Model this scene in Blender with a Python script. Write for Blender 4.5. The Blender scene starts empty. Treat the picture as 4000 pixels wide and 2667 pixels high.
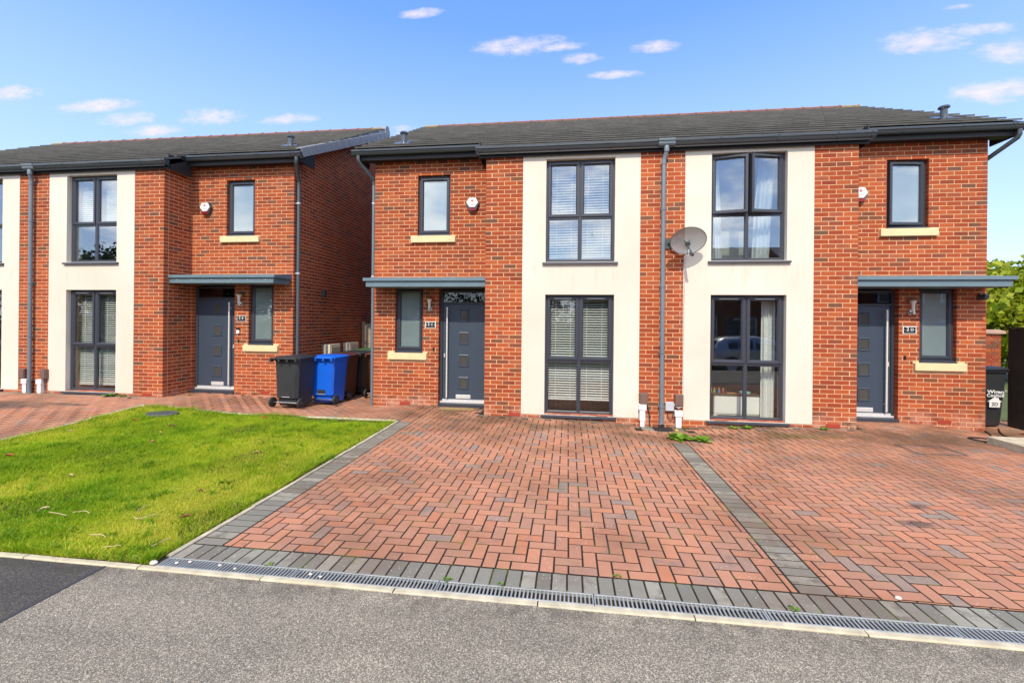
import bpy, math, random
import numpy as np
from mathutils import Vector, Matrix

random.seed(7)
rng = np.random.default_rng(7)
S = bpy.context.scene
COL = S.collection

# ------------------------------------------------------------------ camera
F_PX, CY_PX, EYE = 1710.36, 1252.92, 1.72          # focal length and horizon row for a 4000 x 2667 frame
CAM_R = Vector((0.99189953, 0.12666166, 0.00959916))
CAM_U = Vector((-0.00952184, -0.0012159, 0.99995393))
CAM_F = Vector((-0.1266675, 0.99194523, 0.0))
cam_data = bpy.data.cameras.new('camera')
cam = bpy.data.objects.new('camera', cam_data)
COL.objects.link(cam)
cam_data.sensor_width = 36.0
cam_data.lens = 36.0 * F_PX / 4000.0
cam_data.shift_y = (CY_PX - 1333.5) / 4000.0
cam_data.clip_start = 0.05
cam_data.clip_end = 2000.0
cam.matrix_world = Matrix(((CAM_R.x, CAM_U.x, -CAM_F.x, 0), (CAM_R.y, CAM_U.y, -CAM_F.y, 0),
                           (CAM_R.z, CAM_U.z, -CAM_F.z, EYE), (0, 0, 0, 1)))
S.camera = cam
S.render.resolution_x, S.render.resolution_y = 1024, 682

# ------------------------------------------------------------------ exposure
S.view_settings.view_transform = 'Standard'
S.view_settings.look = 'None'
S.view_settings.exposure = 1.08
S.view_settings.gamma = 1.0
S.view_settings.use_curve_mapping = False

# ------------------------------------------------------------------ sun and sky
SUN_EL = math.radians(46.0)
SUN_AZ = math.radians(182.5)          # clockwise from +Y: behind the camera, a little to its left
to_sun = Vector((math.sin(SUN_AZ) * math.cos(SUN_EL), math.cos(SUN_AZ) * math.cos(SUN_EL), math.sin(SUN_EL)))
sl = bpy.data.lights.new('sun', 'SUN')
sl.energy = 2.15
sl.angle = math.radians(0.8)
sl.color = (1.0, 0.89, 0.70)
sun = bpy.data.objects.new('sun', sl)
COL.objects.link(sun)
sun.rotation_euler = to_sun.to_track_quat('Z', 'Y').to_euler()
sun.location = (0, -20, 30)

world = bpy.data.worlds.new('World')
S.world = world
world.use_nodes = True
wt = world.node_tree
wt.nodes.clear()


class NT:
    """small helper to write node trees"""
    def __init__(self, tree):
        self.t = tree

    def n(self, kind, **kw):
        nd = self.t.nodes.new(kind)
        ins = kw.pop('ins', {})
        for k, v in kw.items():
            setattr(nd, k, v)
        for k, v in ins.items():
            self.set(nd.inputs[k], v)
        return nd

    def set(self, sock, v):
        if isinstance(v, bpy.types.NodeSocket):
            self.t.links.new(v, sock)
        elif isinstance(v, bpy.types.Node):
            self.t.links.new(v.outputs[0], sock)
        else:
            if sock.type == 'RGBA' and len(v) == 3:
                v = (*v, 1.0)
            sock.default_value = v

    def math(self, op, a, b=0.0, c=None, clamp=False):
        nd = self.n('ShaderNodeMath', operation=op, use_clamp=clamp)
        self.set(nd.inputs[0], a)
        self.set(nd.inputs[1], b)
        if c is not None:
            self.set(nd.inputs[2], c)
        return nd.outputs[0]

    def mix(self, f, a, b, mode='MIX'):
        nd = self.n('ShaderNodeMix', data_type='RGBA', blend_type=mode, clamp_factor=True)
        self.set(nd.inputs[0], f)
        self.set(nd.inputs[6], a)
        self.set(nd.inputs[7], b)
        return nd.outputs[2]

    def ramp(self, f, stops, interp='LINEAR'):
        nd = self.n('ShaderNodeValToRGB')
        cr = nd.color_ramp
        cr.interpolation = interp
        while len(cr.elements) < len(stops):
            cr.elements.new(0.5)
        for e, (p, c) in zip(cr.elements, stops):
            e.position = p
            e.color = (*c, 1.0) if len(c) == 3 else c
        self.set(nd.inputs[0], f)
        return nd.outputs[0]

    def mr(self, v, a, b, c=0.0, d=1.0, smooth=True):
        nd = self.n('ShaderNodeMapRange', interpolation_type='SMOOTHSTEP' if smooth else 'LINEAR')
        for i, x in enumerate((v, a, b, c, d)):
            self.set(nd.inputs[i], x)
        return nd.outputs[0]

    def noise(self, vec, scale, detail=3.0, rough=0.55, dist=0.0, out=0):
        nd = self.n('ShaderNodeTexNoise')
        if vec is not None:
            self.set(nd.inputs['Vector'], vec)
        nd.inputs['Scale'].default_value = scale
        nd.inputs['Detail'].default_value = detail
        nd.inputs['Roughness'].default_value = rough
        nd.inputs['Distortion'].default_value = dist
        return nd.outputs[out]

    def vscale(self, vec, s):
        nd = self.n('ShaderNodeVectorMath', operation='MULTIPLY')
        self.set(nd.inputs[0], vec)
        nd.inputs[1].default_value = s
        return nd.outputs[0]


W = NT(wt)
sky = W.n('ShaderNodeTexSky', sky_type='NISHITA')
sky.sun_disc = False
sky.sun_elevation = SUN_EL
sky.sun_rotation = SUN_AZ
sky.altitude = 60.0
sky.air_density = 1.0
sky.dust_density = 0.5
sky.ozone_density = 3.0
tc = W.n('ShaderNodeTexCoord')
sep = W.n('ShaderNodeSeparateXYZ', ins={0: tc.outputs['Generated']})
az = W.math('ARCTAN2', sep.outputs[0], sep.outputs[1])
el = W.math('ARCSINE', sep.outputs[2])
# small fair-weather clouds north of the houses: (east/north, up/north, half width, half height) as slopes of their direction
def pix_slope(x, y):
    d = CAM_F + CAM_R * ((x - 2000) / F_PX) + CAM_U * ((CY_PX - y) / F_PX)
    return d.x / d.y, d.z / d.y
clouds = []
for (x, y, w, h) in ((2030, 180, 175, 40), (1950, 186, 95, 30), (2180, 184, 110, 20), (2260, 228, 85, 24), (2545, 184, 105, 26), (1650, 52, 90, 20), (2400, 292, 110, 18),
                     (3610, 160, 190, 54), (3790, 118, 180, 28), (3960, 200, 150, 48), (3870, 360, 190, 46), (3980, 345, 120, 40),
                     (375, 415, 185, 28), (50, 365, 125, 32), (490, 465, 120, 30), (835, 456, 135, 34), (600, 512, 110, 26), (1130, 466, 125, 22),
                     (1570, 515, 60, 28), (3740, 28, 60, 14)):
    u0, v0 = pix_slope(x, y)
    u1, _ = pix_slope(x + w, y)
    _, v1 = pix_slope(x, y - h)
    clouds.append((u0, v0, abs(u1 - u0), abs(v1 - v0)))
yy = W.math('MAXIMUM', sep.outputs[1], 0.02)
cu = W.math('DIVIDE', sep.outputs[0], yy)
cw = W.math('DIVIDE', sep.outputs[2], yy)
cvn = W.n('ShaderNodeCombineXYZ', ins={0: cu, 1: cw})
cv = W.vscale(cvn.outputs[0], (1.0, 2.2, 1.0))
nz1 = W.noise(cv, 11.0, 5.0, 0.6)
nz2 = W.noise(cv, 34.0, 7.0, 0.68)
wob = W.math('ADD', W.math('MULTIPLY', W.math('SUBTRACT', nz1, 0.5), 1.5), W.math('MULTIPLY', W.math('SUBTRACT', nz2, 0.5), 1.5))
mask = None
for (u0, v0, ru, rv) in clouds:
    nd = W.n('ShaderNodeVectorMath', operation='MULTIPLY_ADD')
    W.set(nd.inputs[0], cvn.outputs[0])
    nd.inputs[1].default_value = (1 / ru, 1 / rv, 0)
    nd.inputs[2].default_value = (-u0 / ru, -v0 / rv, 0)
    dt = W.n('ShaderNodeVectorMath', operation='DOT_PRODUCT')
    W.set(dt.inputs[0], nd.outputs[0])
    W.set(dt.inputs[1], nd.outputs[0])
    m = dt.outputs['Value']
    mask = m if mask is None else W.math('MINIMUM', mask, m)
mask = W.math('ADD', W.math('SUBTRACT', 0.80, mask), W.math('MULTIPLY', wob, 1.55))
mask = W.math('MULTIPLY', W.mr(mask, -0.5, 1.6, 0.0, 0.9), W.mr(sep.outputs[1], 0.1, 0.25))
# bigger broken cumulus in the half of the sky behind the camera (it mirrors in the windows; enlarged to add fill light)
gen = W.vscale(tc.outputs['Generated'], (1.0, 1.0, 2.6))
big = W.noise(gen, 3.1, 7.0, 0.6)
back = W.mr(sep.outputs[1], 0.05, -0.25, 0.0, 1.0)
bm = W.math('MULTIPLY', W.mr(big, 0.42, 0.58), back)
hz = W.mr(el, 0.0, 0.5)
skyc = W.n('ShaderNodeHueSaturation', ins={'Saturation': 1.22, 'Value': 1.0, 'Color': sky.outputs[0]}).outputs[0]
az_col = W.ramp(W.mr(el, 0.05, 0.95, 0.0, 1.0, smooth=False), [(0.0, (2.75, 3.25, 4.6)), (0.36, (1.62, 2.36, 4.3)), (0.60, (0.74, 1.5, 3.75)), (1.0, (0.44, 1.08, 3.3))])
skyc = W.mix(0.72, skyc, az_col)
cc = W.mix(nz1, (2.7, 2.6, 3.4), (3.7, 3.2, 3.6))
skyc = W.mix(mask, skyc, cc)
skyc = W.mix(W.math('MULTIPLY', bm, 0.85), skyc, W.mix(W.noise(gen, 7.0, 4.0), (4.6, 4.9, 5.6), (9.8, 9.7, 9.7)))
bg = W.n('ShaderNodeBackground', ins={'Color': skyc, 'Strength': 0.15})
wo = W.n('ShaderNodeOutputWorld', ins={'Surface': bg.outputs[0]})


# ------------------------------------------------------------------ mesh helpers
class MB:
    def __init__(self):
        self.v, self.f, self.M, self.at = [], [], None, []

    def P(self, p):
        if self.M is not None:
            p = self.M @ Vector(p)
        self.v.append((p[0], p[1], p[2]))
        return len(self.v) - 1

    def face(self, pts):
        self.f.append([self.P(p) for p in pts])

    def box(self, x0, x1, y0, y1, z0, z1):
        i = [self.P(p) for p in ((x0, y0, z0), (x1, y0, z0), (x1, y1, z0), (x0, y1, z0), (x0, y0, z1), (x1, y0, z1), (x1, y1, z1), (x0, y1, z1))]
        for q in ((0, 3, 2, 1), (4, 5, 6, 7), (0, 1, 5, 4), (1, 2, 6, 5), (2, 3, 7, 6), (3, 0, 4, 7)):
            self.f.append([i[k] for k in q])

    def bbox(self, x0, x1, y0, y1, z0, z1, b=0.004):
        """box with chamfered edges"""
        loops = []
        for (z, d) in ((z0, b), (z0 + b, 0), (z1 - b, 0), (z1, b)):
            X0, X1, Y0, Y1 = x0 + d, x1 - d, y0 + d, y1 - d
            c = b if d == 0 else b * 0.4
            loops.append([self.P(p) for p in ((X0 + c, Y0, z), (X1 - c, Y0, z), (X1, Y0 + c, z), (X1, Y1 - c, z), (X1 - c, Y1, z), (X0 + c, Y1, z), (X0, Y1 - c, z), (X0, Y0 + c, z))])
        self.f.append(loops[0][::-1])
        self.f.append(loops[-1])
        for a, c in zip(loops, loops[1:]):
            for k in range(8):
                self.f.append([a[k], a[(k + 1) % 8], c[(k + 1) % 8], c[k]])

    def loft(self, loops, closed=True, cap0=False, cap1=False):
        ids = [[self.P(p) for p in L] for L in loops]
        n = len(ids[0])
        for a, c in zip(ids, ids[1:]):
            for k in range(n if closed else n - 1):
                self.f.append([a[k], a[(k + 1) % n], c[(k + 1) % n], c[k]])
        if cap0:
            self.f.append(ids[0][::-1])
        if cap1:
            self.f.append(ids[-1])

    def ring(self, x0, x1, z0, z1, prof):
        """mitred rectangular frame in the XZ plane; prof = (inset, y) pairs"""
        self.loft([[(x0 + d, y, z0 + d), (x1 - d, y, z0 + d), (x1 - d, y, z1 - d), (x0 + d, y, z1 - d)] for d, y in prof])

    def prism_x(self, x0, x1, yz):
        self.loft([[(x0, y, z) for y, z in yz], [(x1, y, z) for y, z in yz]], cap0=True, cap1=True)

    def prism_y(self, y0, y1, xz):
        self.loft([[(x, y0, z) for x, z in xz], [(x, y1, z) for x, z in xz]], cap0=True, cap1=True)

    def prism_z(self, z0, z1, xy):
        self.loft([[(x, y, z0) for x, y in xy], [(x, y, z1) for x, y in xy]], cap0=True, cap1=True)

    def tube(self, path, r, seg=10, cap=True):
        path = [Vector(p) for p in path]
        rs = r if isinstance(r, (list, tuple)) else [r] * len(path)
        loops = []
        up = None
        for i, p in enumerate(path):
            t = (path[min(i + 1, len(path) - 1)] - path[max(i - 1, 0)]).normalized()
            if up is None:
                up = Vector((0, 0, 1)) if abs(t.z) < 0.9 else Vector((1, 0, 0))
            a = t.cross(up).normalized()
            b = a.cross(t).normalized()
            up = b
            loops.append([tuple(p + (a * math.cos(k * 2 * math.pi / seg) + b * math.sin(k * 2 * math.pi / seg)) * rs[i]) for k in range(seg)])
        self.loft(loops, cap0=cap, cap1=cap)

    def lathe(self, prof, c=(0, 0, 0), axis='Z', seg=20):
        loops = []
        for r, h in prof:
            L = []
            for k in range(seg):
                a = k * 2 * math.pi / seg
                u, w = r * math.cos(a), r * math.sin(a)
                L.append({'Z': (c[0] + u, c[1] + w, c[2] + h), 'Y': (c[0] + u, c[1] + h, c[2] + w), 'X': (c[0] + h, c[1] + u, c[2] + w)}[axis])
            loops.append(L)
        self.loft(loops, cap0=True, cap1=True)

    def build(self, name, mat, parent=None, smooth=False, loc=None, fix=True):
        me = bpy.data.meshes.new(name)
        me.from_pydata(self.v, [], self.f)
        if fix:
            import bmesh
            bm = bmesh.new()
            bm.from_mesh(me)
            bmesh.ops.recalc_face_normals(bm, faces=bm.faces)
            bm.to_mesh(me)
            bm.free()
        return link(name, me, mat, parent, smooth, loc)


def link(name, me, mat, parent=None, smooth=False, loc=None):
    if mat is not None and not me.materials:
        me.materials.append(mat)
    if smooth:
        me.polygons.foreach_set('use_smooth', [True] * len(me.polygons))
        try:
            me.set_sharp_from_angle(angle=math.radians(38))
        except Exception:
            pass
    o = bpy.data.objects.new(name, me)
    COL.objects.link(o)
    if parent is not None:
        o.parent = parent
    if loc is not None:
        o.location = loc
    return o


def empty(name, loc=(0, 0, 0), rz=0.0):
    o = bpy.data.objects.new(name, None)
    o.empty_display_size = 0.1
    COL.objects.link(o)
    o.location = loc
    o.rotation_euler = (0, 0, rz)
    return o


def tag(o, label=None, cat=None, group=None, kind=None):
    if label:
        o['label'] = label
    if cat:
        o['category'] = cat
    if group:
        o['group'] = group
    if kind:
        o['kind'] = kind
    return o


def boxes_mesh(name, B, vals=None):
    """one mesh from many boxes; B is N x 6 (x0,x1,y0,y1,z0,z1)"""
    B = np.asarray(B, float)
    n = len(B)
    sel = np.array([[0, 2, 4], [1, 2, 4], [1, 3, 4], [0, 3, 4], [0, 2, 5], [1, 2, 5], [1, 3, 5], [0, 3, 5]])
    V = B[:, sel].reshape(-1, 3)
    q = np.array([[0, 3, 2, 1], [4, 5, 6, 7], [0, 1, 5, 4], [1, 2, 6, 5], [2, 3, 7, 6], [3, 0, 4, 7]])
    Fq = (q[None] + np.arange(n)[:, None, None] * 8).reshape(-1, 4)
    return np_mesh(name, V, Fq, None if vals is None else np.repeat(vals, 6))


def np_mesh(name, V, Fq, fvals=None):
    me = bpy.data.meshes.new(name)
    k = Fq.shape[1]
    me.vertices.add(len(V))
    me.vertices.foreach_set('co', np.ascontiguousarray(V, dtype=np.float32).ravel())
    me.loops.add(Fq.size)
    me.loops.foreach_set('vertex_index', np.ascontiguousarray(Fq, dtype=np.int32).ravel())
    me.polygons.add(len(Fq))
    me.polygons.foreach_set('loop_start', np.arange(0, Fq.size, k, dtype=np.int32))
    me.polygons.foreach_set('loop_total', np.full(len(Fq), k, dtype=np.int32))
    me.update(calc_edges=True)
    me.shade_flat()
    if fvals is not None:
        a = me.attributes.new('rnd', 'FLOAT', 'FACE')
        a.data.foreach_set('value', np.ascontiguousarray(fvals, dtype=np.float32))
    return me


def lin(r, g, b, k=1.0):
    def c(u):
        u /= 255.0
        return (u / 12.92 if u <= 0.04045 else ((u + 0.055) / 1.055) ** 2.4) * k
    return (c(r), c(g), c(b))


def project(p):
    d = Vector(p) - Vector((0, 0, EYE))
    z = d.dot(CAM_F)
    if z < 0.05:
        return None
    return 2000 + F_PX * d.dot(CAM_R) / z, CY_PX - F_PX * d.dot(CAM_U) / z, z


# ------------------------------------------------------------------ materials
def new_mat(name):
    m = bpy.data.materials.new(name)
    m.use_nodes = True
    t = m.node_tree
    b = t.nodes['Principled BSDF']
    return m, NT(t), b


def simple(name, col, rough=0.6, var=0.12, scale=14.0, bump=0.0, bscale=60.0, metal=0.0, spec=0.5, coat=0.0, emit=None):
    m, N, b = new_mat(name)
    geo = N.n('ShaderNodeNewGeometry')
    nz = N.noise(geo.outputs['Position'], scale, 4.0)
    f = N.mr(nz, 0.25, 0.75, 1.0 - var, 1.0 + var, smooth=False)
    c = N.mix(1.0, (*col, 1.0), N.n('ShaderNodeCombineColor', ins={0: f, 1: f, 2: f}).outputs[0], 'MULTIPLY')
    N.set(b.inputs['Base Color'], c)
    b.inputs['Roughness'].default_value = rough
    b.inputs['Metallic'].default_value = metal
    b.inputs['Specular IOR Level'].default_value = spec
    b.inputs['Coat Weight'].default_value = coat
    if bump:
        bn = N.n('ShaderNodeBump', ins={'Strength': bump, 'Distance': 0.004, 'Height': N.noise(geo.outputs['Position'], bscale, 4.0)})
        N.set(b.inputs['Normal'], bn.outputs[0])
    return m


def piece_value(N):
    """random number of a piece: face attribute of a joined mesh, or the object colour of a single piece"""
    at = N.n('ShaderNodeAttribute', attribute_name='rnd')
    oi = N.n('ShaderNodeObjectInfo')
    r = N.n('ShaderNodeSeparateColor', ins={0: oi.outputs['Color']}).outputs[0]
    return N.math('ADD', at.outputs['Fac'], r)


def m_brick():
    m, N, b = new_mat('red_multi_brick')
    v = piece_value(N)
    geo = N.n('ShaderNodeNewGeometry')
    pos = geo.outputs['Position']
    base = N.ramp(v, [(0.0, lin(180, 86, 50, .78)), (0.16, lin(198, 104, 62, .78)), (0.34, lin(168, 76, 46, .78)), (0.5, lin(186, 90, 54, .78)), (0.64, lin(156, 70, 46, .78)),
                      (0.78, lin(188, 106, 72, .78)), (0.89, lin(150, 74, 50, .78)), (0.95, lin(138, 86, 64, .78)), (1.0, lin(122, 88, 72, .78))], 'LINEAR')
    base = N.mix(1.0, base, N.ramp(N.noise(pos, 0.55, 4.0, 0.6), [(0.3, (0.80, 0.78, 0.77)), (0.7, (1.10, 1.12, 1.12))]), 'MULTIPLY')
    off = N.n('ShaderNodeCombineXYZ', ins={0: N.math('MULTIPLY', v, 37.0), 1: N.math('MULTIPLY', v, 91.0), 2: N.math('MULTIPLY', v, 53.0)})
    p2 = N.n('ShaderNodeVectorMath', operation='ADD', ins={0: N.vscale(pos, (1.0, 1.0, 2.4)), 1: off.outputs[0]}).outputs[0]
    sm = N.noise(p2, 7.0, 5.0, 0.6)
    smear = N.math('MULTIPLY', N.mr(sm, 0.50, 0.66), N.mr(v, 0.25, 0.85, 0.10, 0.68))
    c = N.mix(smear, base, lin(128, 88, 74, .85))
    fine = N.noise(pos, 130.0, 4.0, 0.65)
    c = N.mix(1.0, c, N.ramp(fine, [(0.25, (0.70, 0.68, 0.68)), (0.75, (1.26, 1.24, 1.22))]), 'MULTIPLY')
    # efflorescence and splash near the ground
    z = N.n('ShaderNodeSeparateXYZ', ins={0: pos}).outputs[2]
    ef = N.math('MULTIPLY', N.mr(z, 0.05, 0.30, 1.0, 0.0), N.mr(N.noise(pos, 5.0, 5.0, 0.65), 0.42, 0.66))
    ef2 = N.math('MULTIPLY', N.mr(N.noise(pos, 1.9, 6.0, 0.7), 0.62, 0.76), 0.30)
    c = N.mix(N.math('MAXIMUM', N.math('MULTIPLY', ef, 0.55), ef2), c, lin(214, 166, 148, .8))
    N.set(b.inputs['Base Color'], c)
    b.inputs['Roughness'].default_value = 0.88
    b.inputs['Specular IOR Level'].default_value = 0.25
    bn = N.n('ShaderNodeBump', ins={'Strength': 0.55, 'Distance': 0.004, 'Height': N.math('ADD', N.noise(pos, 90.0, 5.0, 0.7), N.math('MULTIPLY', N.noise(pos, 22.0, 3.0), 0.8))})
    N.set(b.inputs['Normal'], bn.outputs[0])
    return m


def m_paver(name, stops, dirt, speck):
    m, N, b = new_mat(name)
    v = piece_value(N)
    geo = N.n('ShaderNodeNewGeometry')
    pos = geo.outputs['Position']
    base = N.ramp(v, stops)
    off = N.n('ShaderNodeCombineXYZ', ins={0: N.math('MULTIPLY', v, 37.0), 1: N.math('MULTIPLY', v, 91.0), 2: 0.0})
    p2 = N.n('ShaderNodeVectorMath', operation='ADD', ins={0: pos, 1: off.outputs[0]}).outputs[0]
    cloud = N.noise(p2, 9.0, 4.0, 0.6)
    c = N.mix(N.math('MULTIPLY', N.mr(cloud, 0.48, 0.68), N.mr(v, 0.35, 0.9, 0.05, 0.75)), base, dirt)
    big = N.noise(pos, 0.8, 5.0, 0.6)
    c = N.mix(N.mr(big, 0.42, 0.70, 0.0, 0.55), c, lin(128, 92, 68, .76))
    sep_ = N.n('ShaderNodeSeparateXYZ', ins={0: pos})
    # damp algae where water stands close to the houses and beside the gully
    damp = N.math('MULTIPLY', N.math('MULTIPLY', N.mr(sep_.outputs[1], 5.6, 7.4), N.mr(sep_.outputs[0], -5.0, -2.5)), N.mr(N.noise(pos, 1.3, 4.0), 0.36, 0.62))
    c = N.mix(N.math('MULTIPLY', damp, 0.72), c, lin(100, 76, 52, .70))
    dx = N.math('DIVIDE', N.math('SUBTRACT', sep_.outputs[0], 3.6), 0.75)
    dy = N.math('DIVIDE', N.math('SUBTRACT', sep_.outputs[1], 7.2), 0.24)
    mo = N.math('SUBTRACT', 1.0, N.math('ADD', N.math('MULTIPLY', dx, dx), N.math('MULTIPLY', dy, dy)))
    mo = N.mr(N.math('ADD', mo, N.math('MULTIPLY', N.math('SUBTRACT', N.noise(pos, 6.0, 5.0), 0.5), 2.4)), 0.0, 1.1, 0.0, 0.72)
    c = N.mix(mo, c, lin(104, 92, 40, .75))
    # oil stain on the neighbour's drive and two small ones on this drive
    st = None
    for (sx, sy, rx, ry) in ((-10.3, 6.85, 1.35, 0.42), (-9.3, 7.05, 0.75, 0.13), (3.3, 4.6, 0.13, 0.10), (3.0, 4.2, 0.17, 0.10)):
        ax = N.math('DIVIDE', N.math('SUBTRACT', sep_.outputs[0], sx), rx)
        ay = N.math('DIVIDE', N.math('SUBTRACT', sep_.outputs[1], sy), ry)
        q = N.math('SUBTRACT', 1.0, N.math('ADD', N.math('MULTIPLY', ax, ax), N.math('MULTIPLY', ay, ay)))
        st = q if st is None else N.math('MAXIMUM', st, q)
    st = N.mr(N.math('ADD', st, N.math('MULTIPLY', N.math('SUBTRACT', N.noise(N.vscale(pos, (1.0, 2.0, 1.0)), 6.0, 6.0, 0.7), 0.5), 2.6)), 0.0, 1.3, 0.0, 0.80)
    c = N.mix(st, c, lin(70, 68, 66, .75))
    fine = N.noise(pos, 160.0, 4.0, 0.7)
    c = N.mix(1.0, c, N.ramp(fine, [(0.25, (0.78, 0.78, 0.78)), (0.75, (1.2, 1.2, 1.2))]), 'MULTIPLY')
    # pale lime specks
    vo = N.n('ShaderNodeTexVoronoi', feature='F1')
    N.set(vo.inputs['Vector'], pos)
    vo.inputs['Scale'].default_value = 34.0
    spk = N.math('MULTIPLY', N.mr(vo.outputs['Distance'], 0.10, 0.17, 1.0, 0.0), N.mr(N.noise(pos, 2.2, 3.0), 0.44, 0.60))
    c = N.mix(N.math('MULTIPLY', spk, speck), c, lin(226, 214, 200, .85))
    N.set(b.inputs['Base Color'], c)
    b.inputs['Roughness'].default_value = 0.85
    b.inputs['Specular IOR Level'].default_value = 0.3
    bn = N.n('ShaderNodeBump', ins={'Strength': 0.4, 'Distance': 0.003, 'Height': N.noise(pos, 140.0, 5.0, 0.75)})
    N.set(b.inputs['Normal'], bn.outputs[0])
    return m


def m_asphalt(name, dark, light, speck):
    m, N, b = new_mat(name)
    geo = N.n('ShaderNodeNewGeometry')
    pos = geo.outputs['Position']
    vo = N.n('ShaderNodeTexVoronoi', feature='F1')
    N.set(vo.inputs['Vector'], pos)
    vo.inputs['Scale'].default_value = 240.0
    cellv = N.n('ShaderNodeSeparateColor', ins={0: vo.outputs['Color']}).outputs[0]
    c = N.ramp(cellv, [(0.0, dark), (0.55, light), (0.86, speck), (1.0, (speck[0] * 1.5, speck[1] * 1.5, speck[2] * 1.5))])
    n2 = N.noise(pos, 110.0, 5.0, 0.7)
    c = N.mix(1.0, c, N.ramp(n2, [(0.3, (0.68, 0.68, 0.68)), (0.7, (1.28, 1.27, 1.25))]), 'MULTIPLY')
    n3 = N.noise(pos, 1.1, 4.0, 0.6)
    c = N.mix(1.0, c, N.ramp(n3, [(0.3, (0.86, 0.86, 0.87)), (0.7, (1.12, 1.10, 1.08))]), 'MULTIPLY')
    yk = N.n('ShaderNodeSeparateXYZ', ins={0: pos}).outputs[1]
    grit = N.math('MULTIPLY', N.mr(yk, 2.40, 2.64), N.mr(N.noise(pos, 6.0, 5.0, 0.65), 0.40, 0.66))
    c = N.mix(N.math('MULTIPLY', grit, 0.45), c, lin(78, 70, 58, .7))
    wear = N.noise(N.vscale(pos, (0.35, 2.2, 1.0)), 1.6, 4.0, 0.6)
    c = N.mix(1.0, c, N.ramp(wear, [(0.35, (0.87, 0.87, 0.87)), (0.65, (1.08, 1.08, 1.07))]), 'MULTIPLY')
    N.set(b.inputs['Base Color'], c)
    b.inputs['Roughness'].default_value = 0.9
    b.inputs['Specular IOR Level'].default_value = 0.3
    h = N.math('ADD', N.mr(vo.outputs['Distance'], 0.0, 0.6, 1.0, 0.0), N.math('MULTIPLY', n2, 0.8))
    bn = N.n('ShaderNodeBump', ins={'Strength': 0.8, 'Distance': 0.004, 'Height': h})
    N.set(b.inputs['Normal'], bn.outputs[0])
    return m


def m_render():
    m, N, b = new_mat('cream_render')
    geo = N.n('ShaderNodeNewGeometry')
    pos = geo.outputs['Position']
    c = N.ramp(N.noise(pos, 0.7, 5.0, 0.6), [(0.3, lin(240, 230, 213, .71)), (0.7, lin(251, 244, 231, .72))])
    sepz = N.n('ShaderNodeSeparateXYZ', ins={0: pos}).outputs[2]
    # faint run-off stains under the window boards
    drip = N.noise(N.vscale(pos, (5.0, 5.0, 0.9)), 2.0, 4.0, 0.6)
    band = N.math('MULTIPLY', N.mr(sepz, 2.1, 2.7), N.mr(sepz, 2.76, 2.70))
    c = N.mix(N.math('MULTIPLY', N.math('MULTIPLY', N.mr(drip, 0.50, 0.78), band), 0.42), c, lin(206, 190, 158, .8))
    low = N.math('MULTIPLY', N.mr(sepz, 0.05, 0.30, 1.0, 0.0), N.mr(drip, 0.45, 0.7))
    c = N.mix(N.math('MULTIPLY', low, 0.3), c, lin(205, 190, 160, .8))
    N.set(b.inputs['Base Color'], c)
    b.inputs['Roughness'].default_value = 0.92
    b.inputs['Specular IOR Level'].default_value = 0.2
    bn = N.n('ShaderNodeBump', ins={'Strength': 0.18, 'Distance': 0.003, 'Height': N.noise(pos, 170.0, 4.0)})
    N.set(b.inputs['Normal'], bn.outputs[0])
    return m


def m_tile():
    m, N, b = new_mat('grey_roof_tile')
    v = piece_value(N)
    geo = N.n('ShaderNodeNewGeometry')
    pos = geo.outputs['Position']
    c = N.ramp(v, [(0.0, lin(108, 108, 106, .74)), (0.5, lin(116, 115, 113, .74)), (1.0, lin(126, 124, 120, .74))])
    g = N.noise(N.vscale(pos, (3.0, 0.6, 0.6)), 3.0, 5.0, 0.65)
    c = N.mix(N.mr(g, 0.42, 0.7, 0.0, 0.35), c, lin(84, 82, 78, .75))
    li = N.math('MULTIPLY', N.mr(N.noise(pos, 26.0, 4.0, 0.7), 0.60, 0.70), N.mr(N.noise(pos, 1.5, 3.0), 0.4, 0.65))
    c = N.mix(N.math('MULTIPLY', li, 0.25), c, lin(150, 144, 132, .8))
    N.set(b.inputs['Base Color'], c)
    b.inputs['Roughness'].default_value = 0.8
    bn = N.n('ShaderNodeBump', ins={'Strength': 0.4, 'Distance': 0.004, 'Height': N.noise(pos, 70.0, 5.0, 0.7)})
    N.set(b.inputs['Normal'], bn.outputs[0])
    return m


def m_glass(name, refl=0.16, tint=(0.84, 0.88, 0.88), bend=0.02):
    """window pane: mostly see-through, mirror-like at glancing angles, faintly uneven"""
    m = bpy.data.materials.new(name)
    m.use_nodes = True
    t = m.node_tree
    t.nodes.clear()
    N = NT(t)
    geo = N.n('ShaderNodeNewGeometry')
    bn = N.n('ShaderNodeBump', ins={'Strength': bend, 'Distance': 0.02, 'Height': N.noise(geo.outputs['Position'], 2.2, 2.0)})
    lw = N.n('ShaderNodeLayerWeight', ins={'Blend': 0.5})
    f5 = N.math('POWER', lw.outputs['Facing'], 4.0)
    f = N.math('ADD', refl, N.math('MULTIPLY', f5, 1.0 - refl), clamp=True)
    tr = N.n('ShaderNodeBsdfTransparent', ins={'Color': tint})
    gl = N.n('ShaderNodeBsdfGlossy', ins={'Color': (0.95, 0.97, 1.0), 'Roughness': 0.003, 'Normal': bn.outputs[0]})
    mx = N.n('ShaderNodeMixShader', ins={0: f, 1: tr.outputs[0], 2: gl.outputs[0]})
    N.n('ShaderNodeOutputMaterial', ins={'Surface': mx.outputs[0]})
    return m


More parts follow.
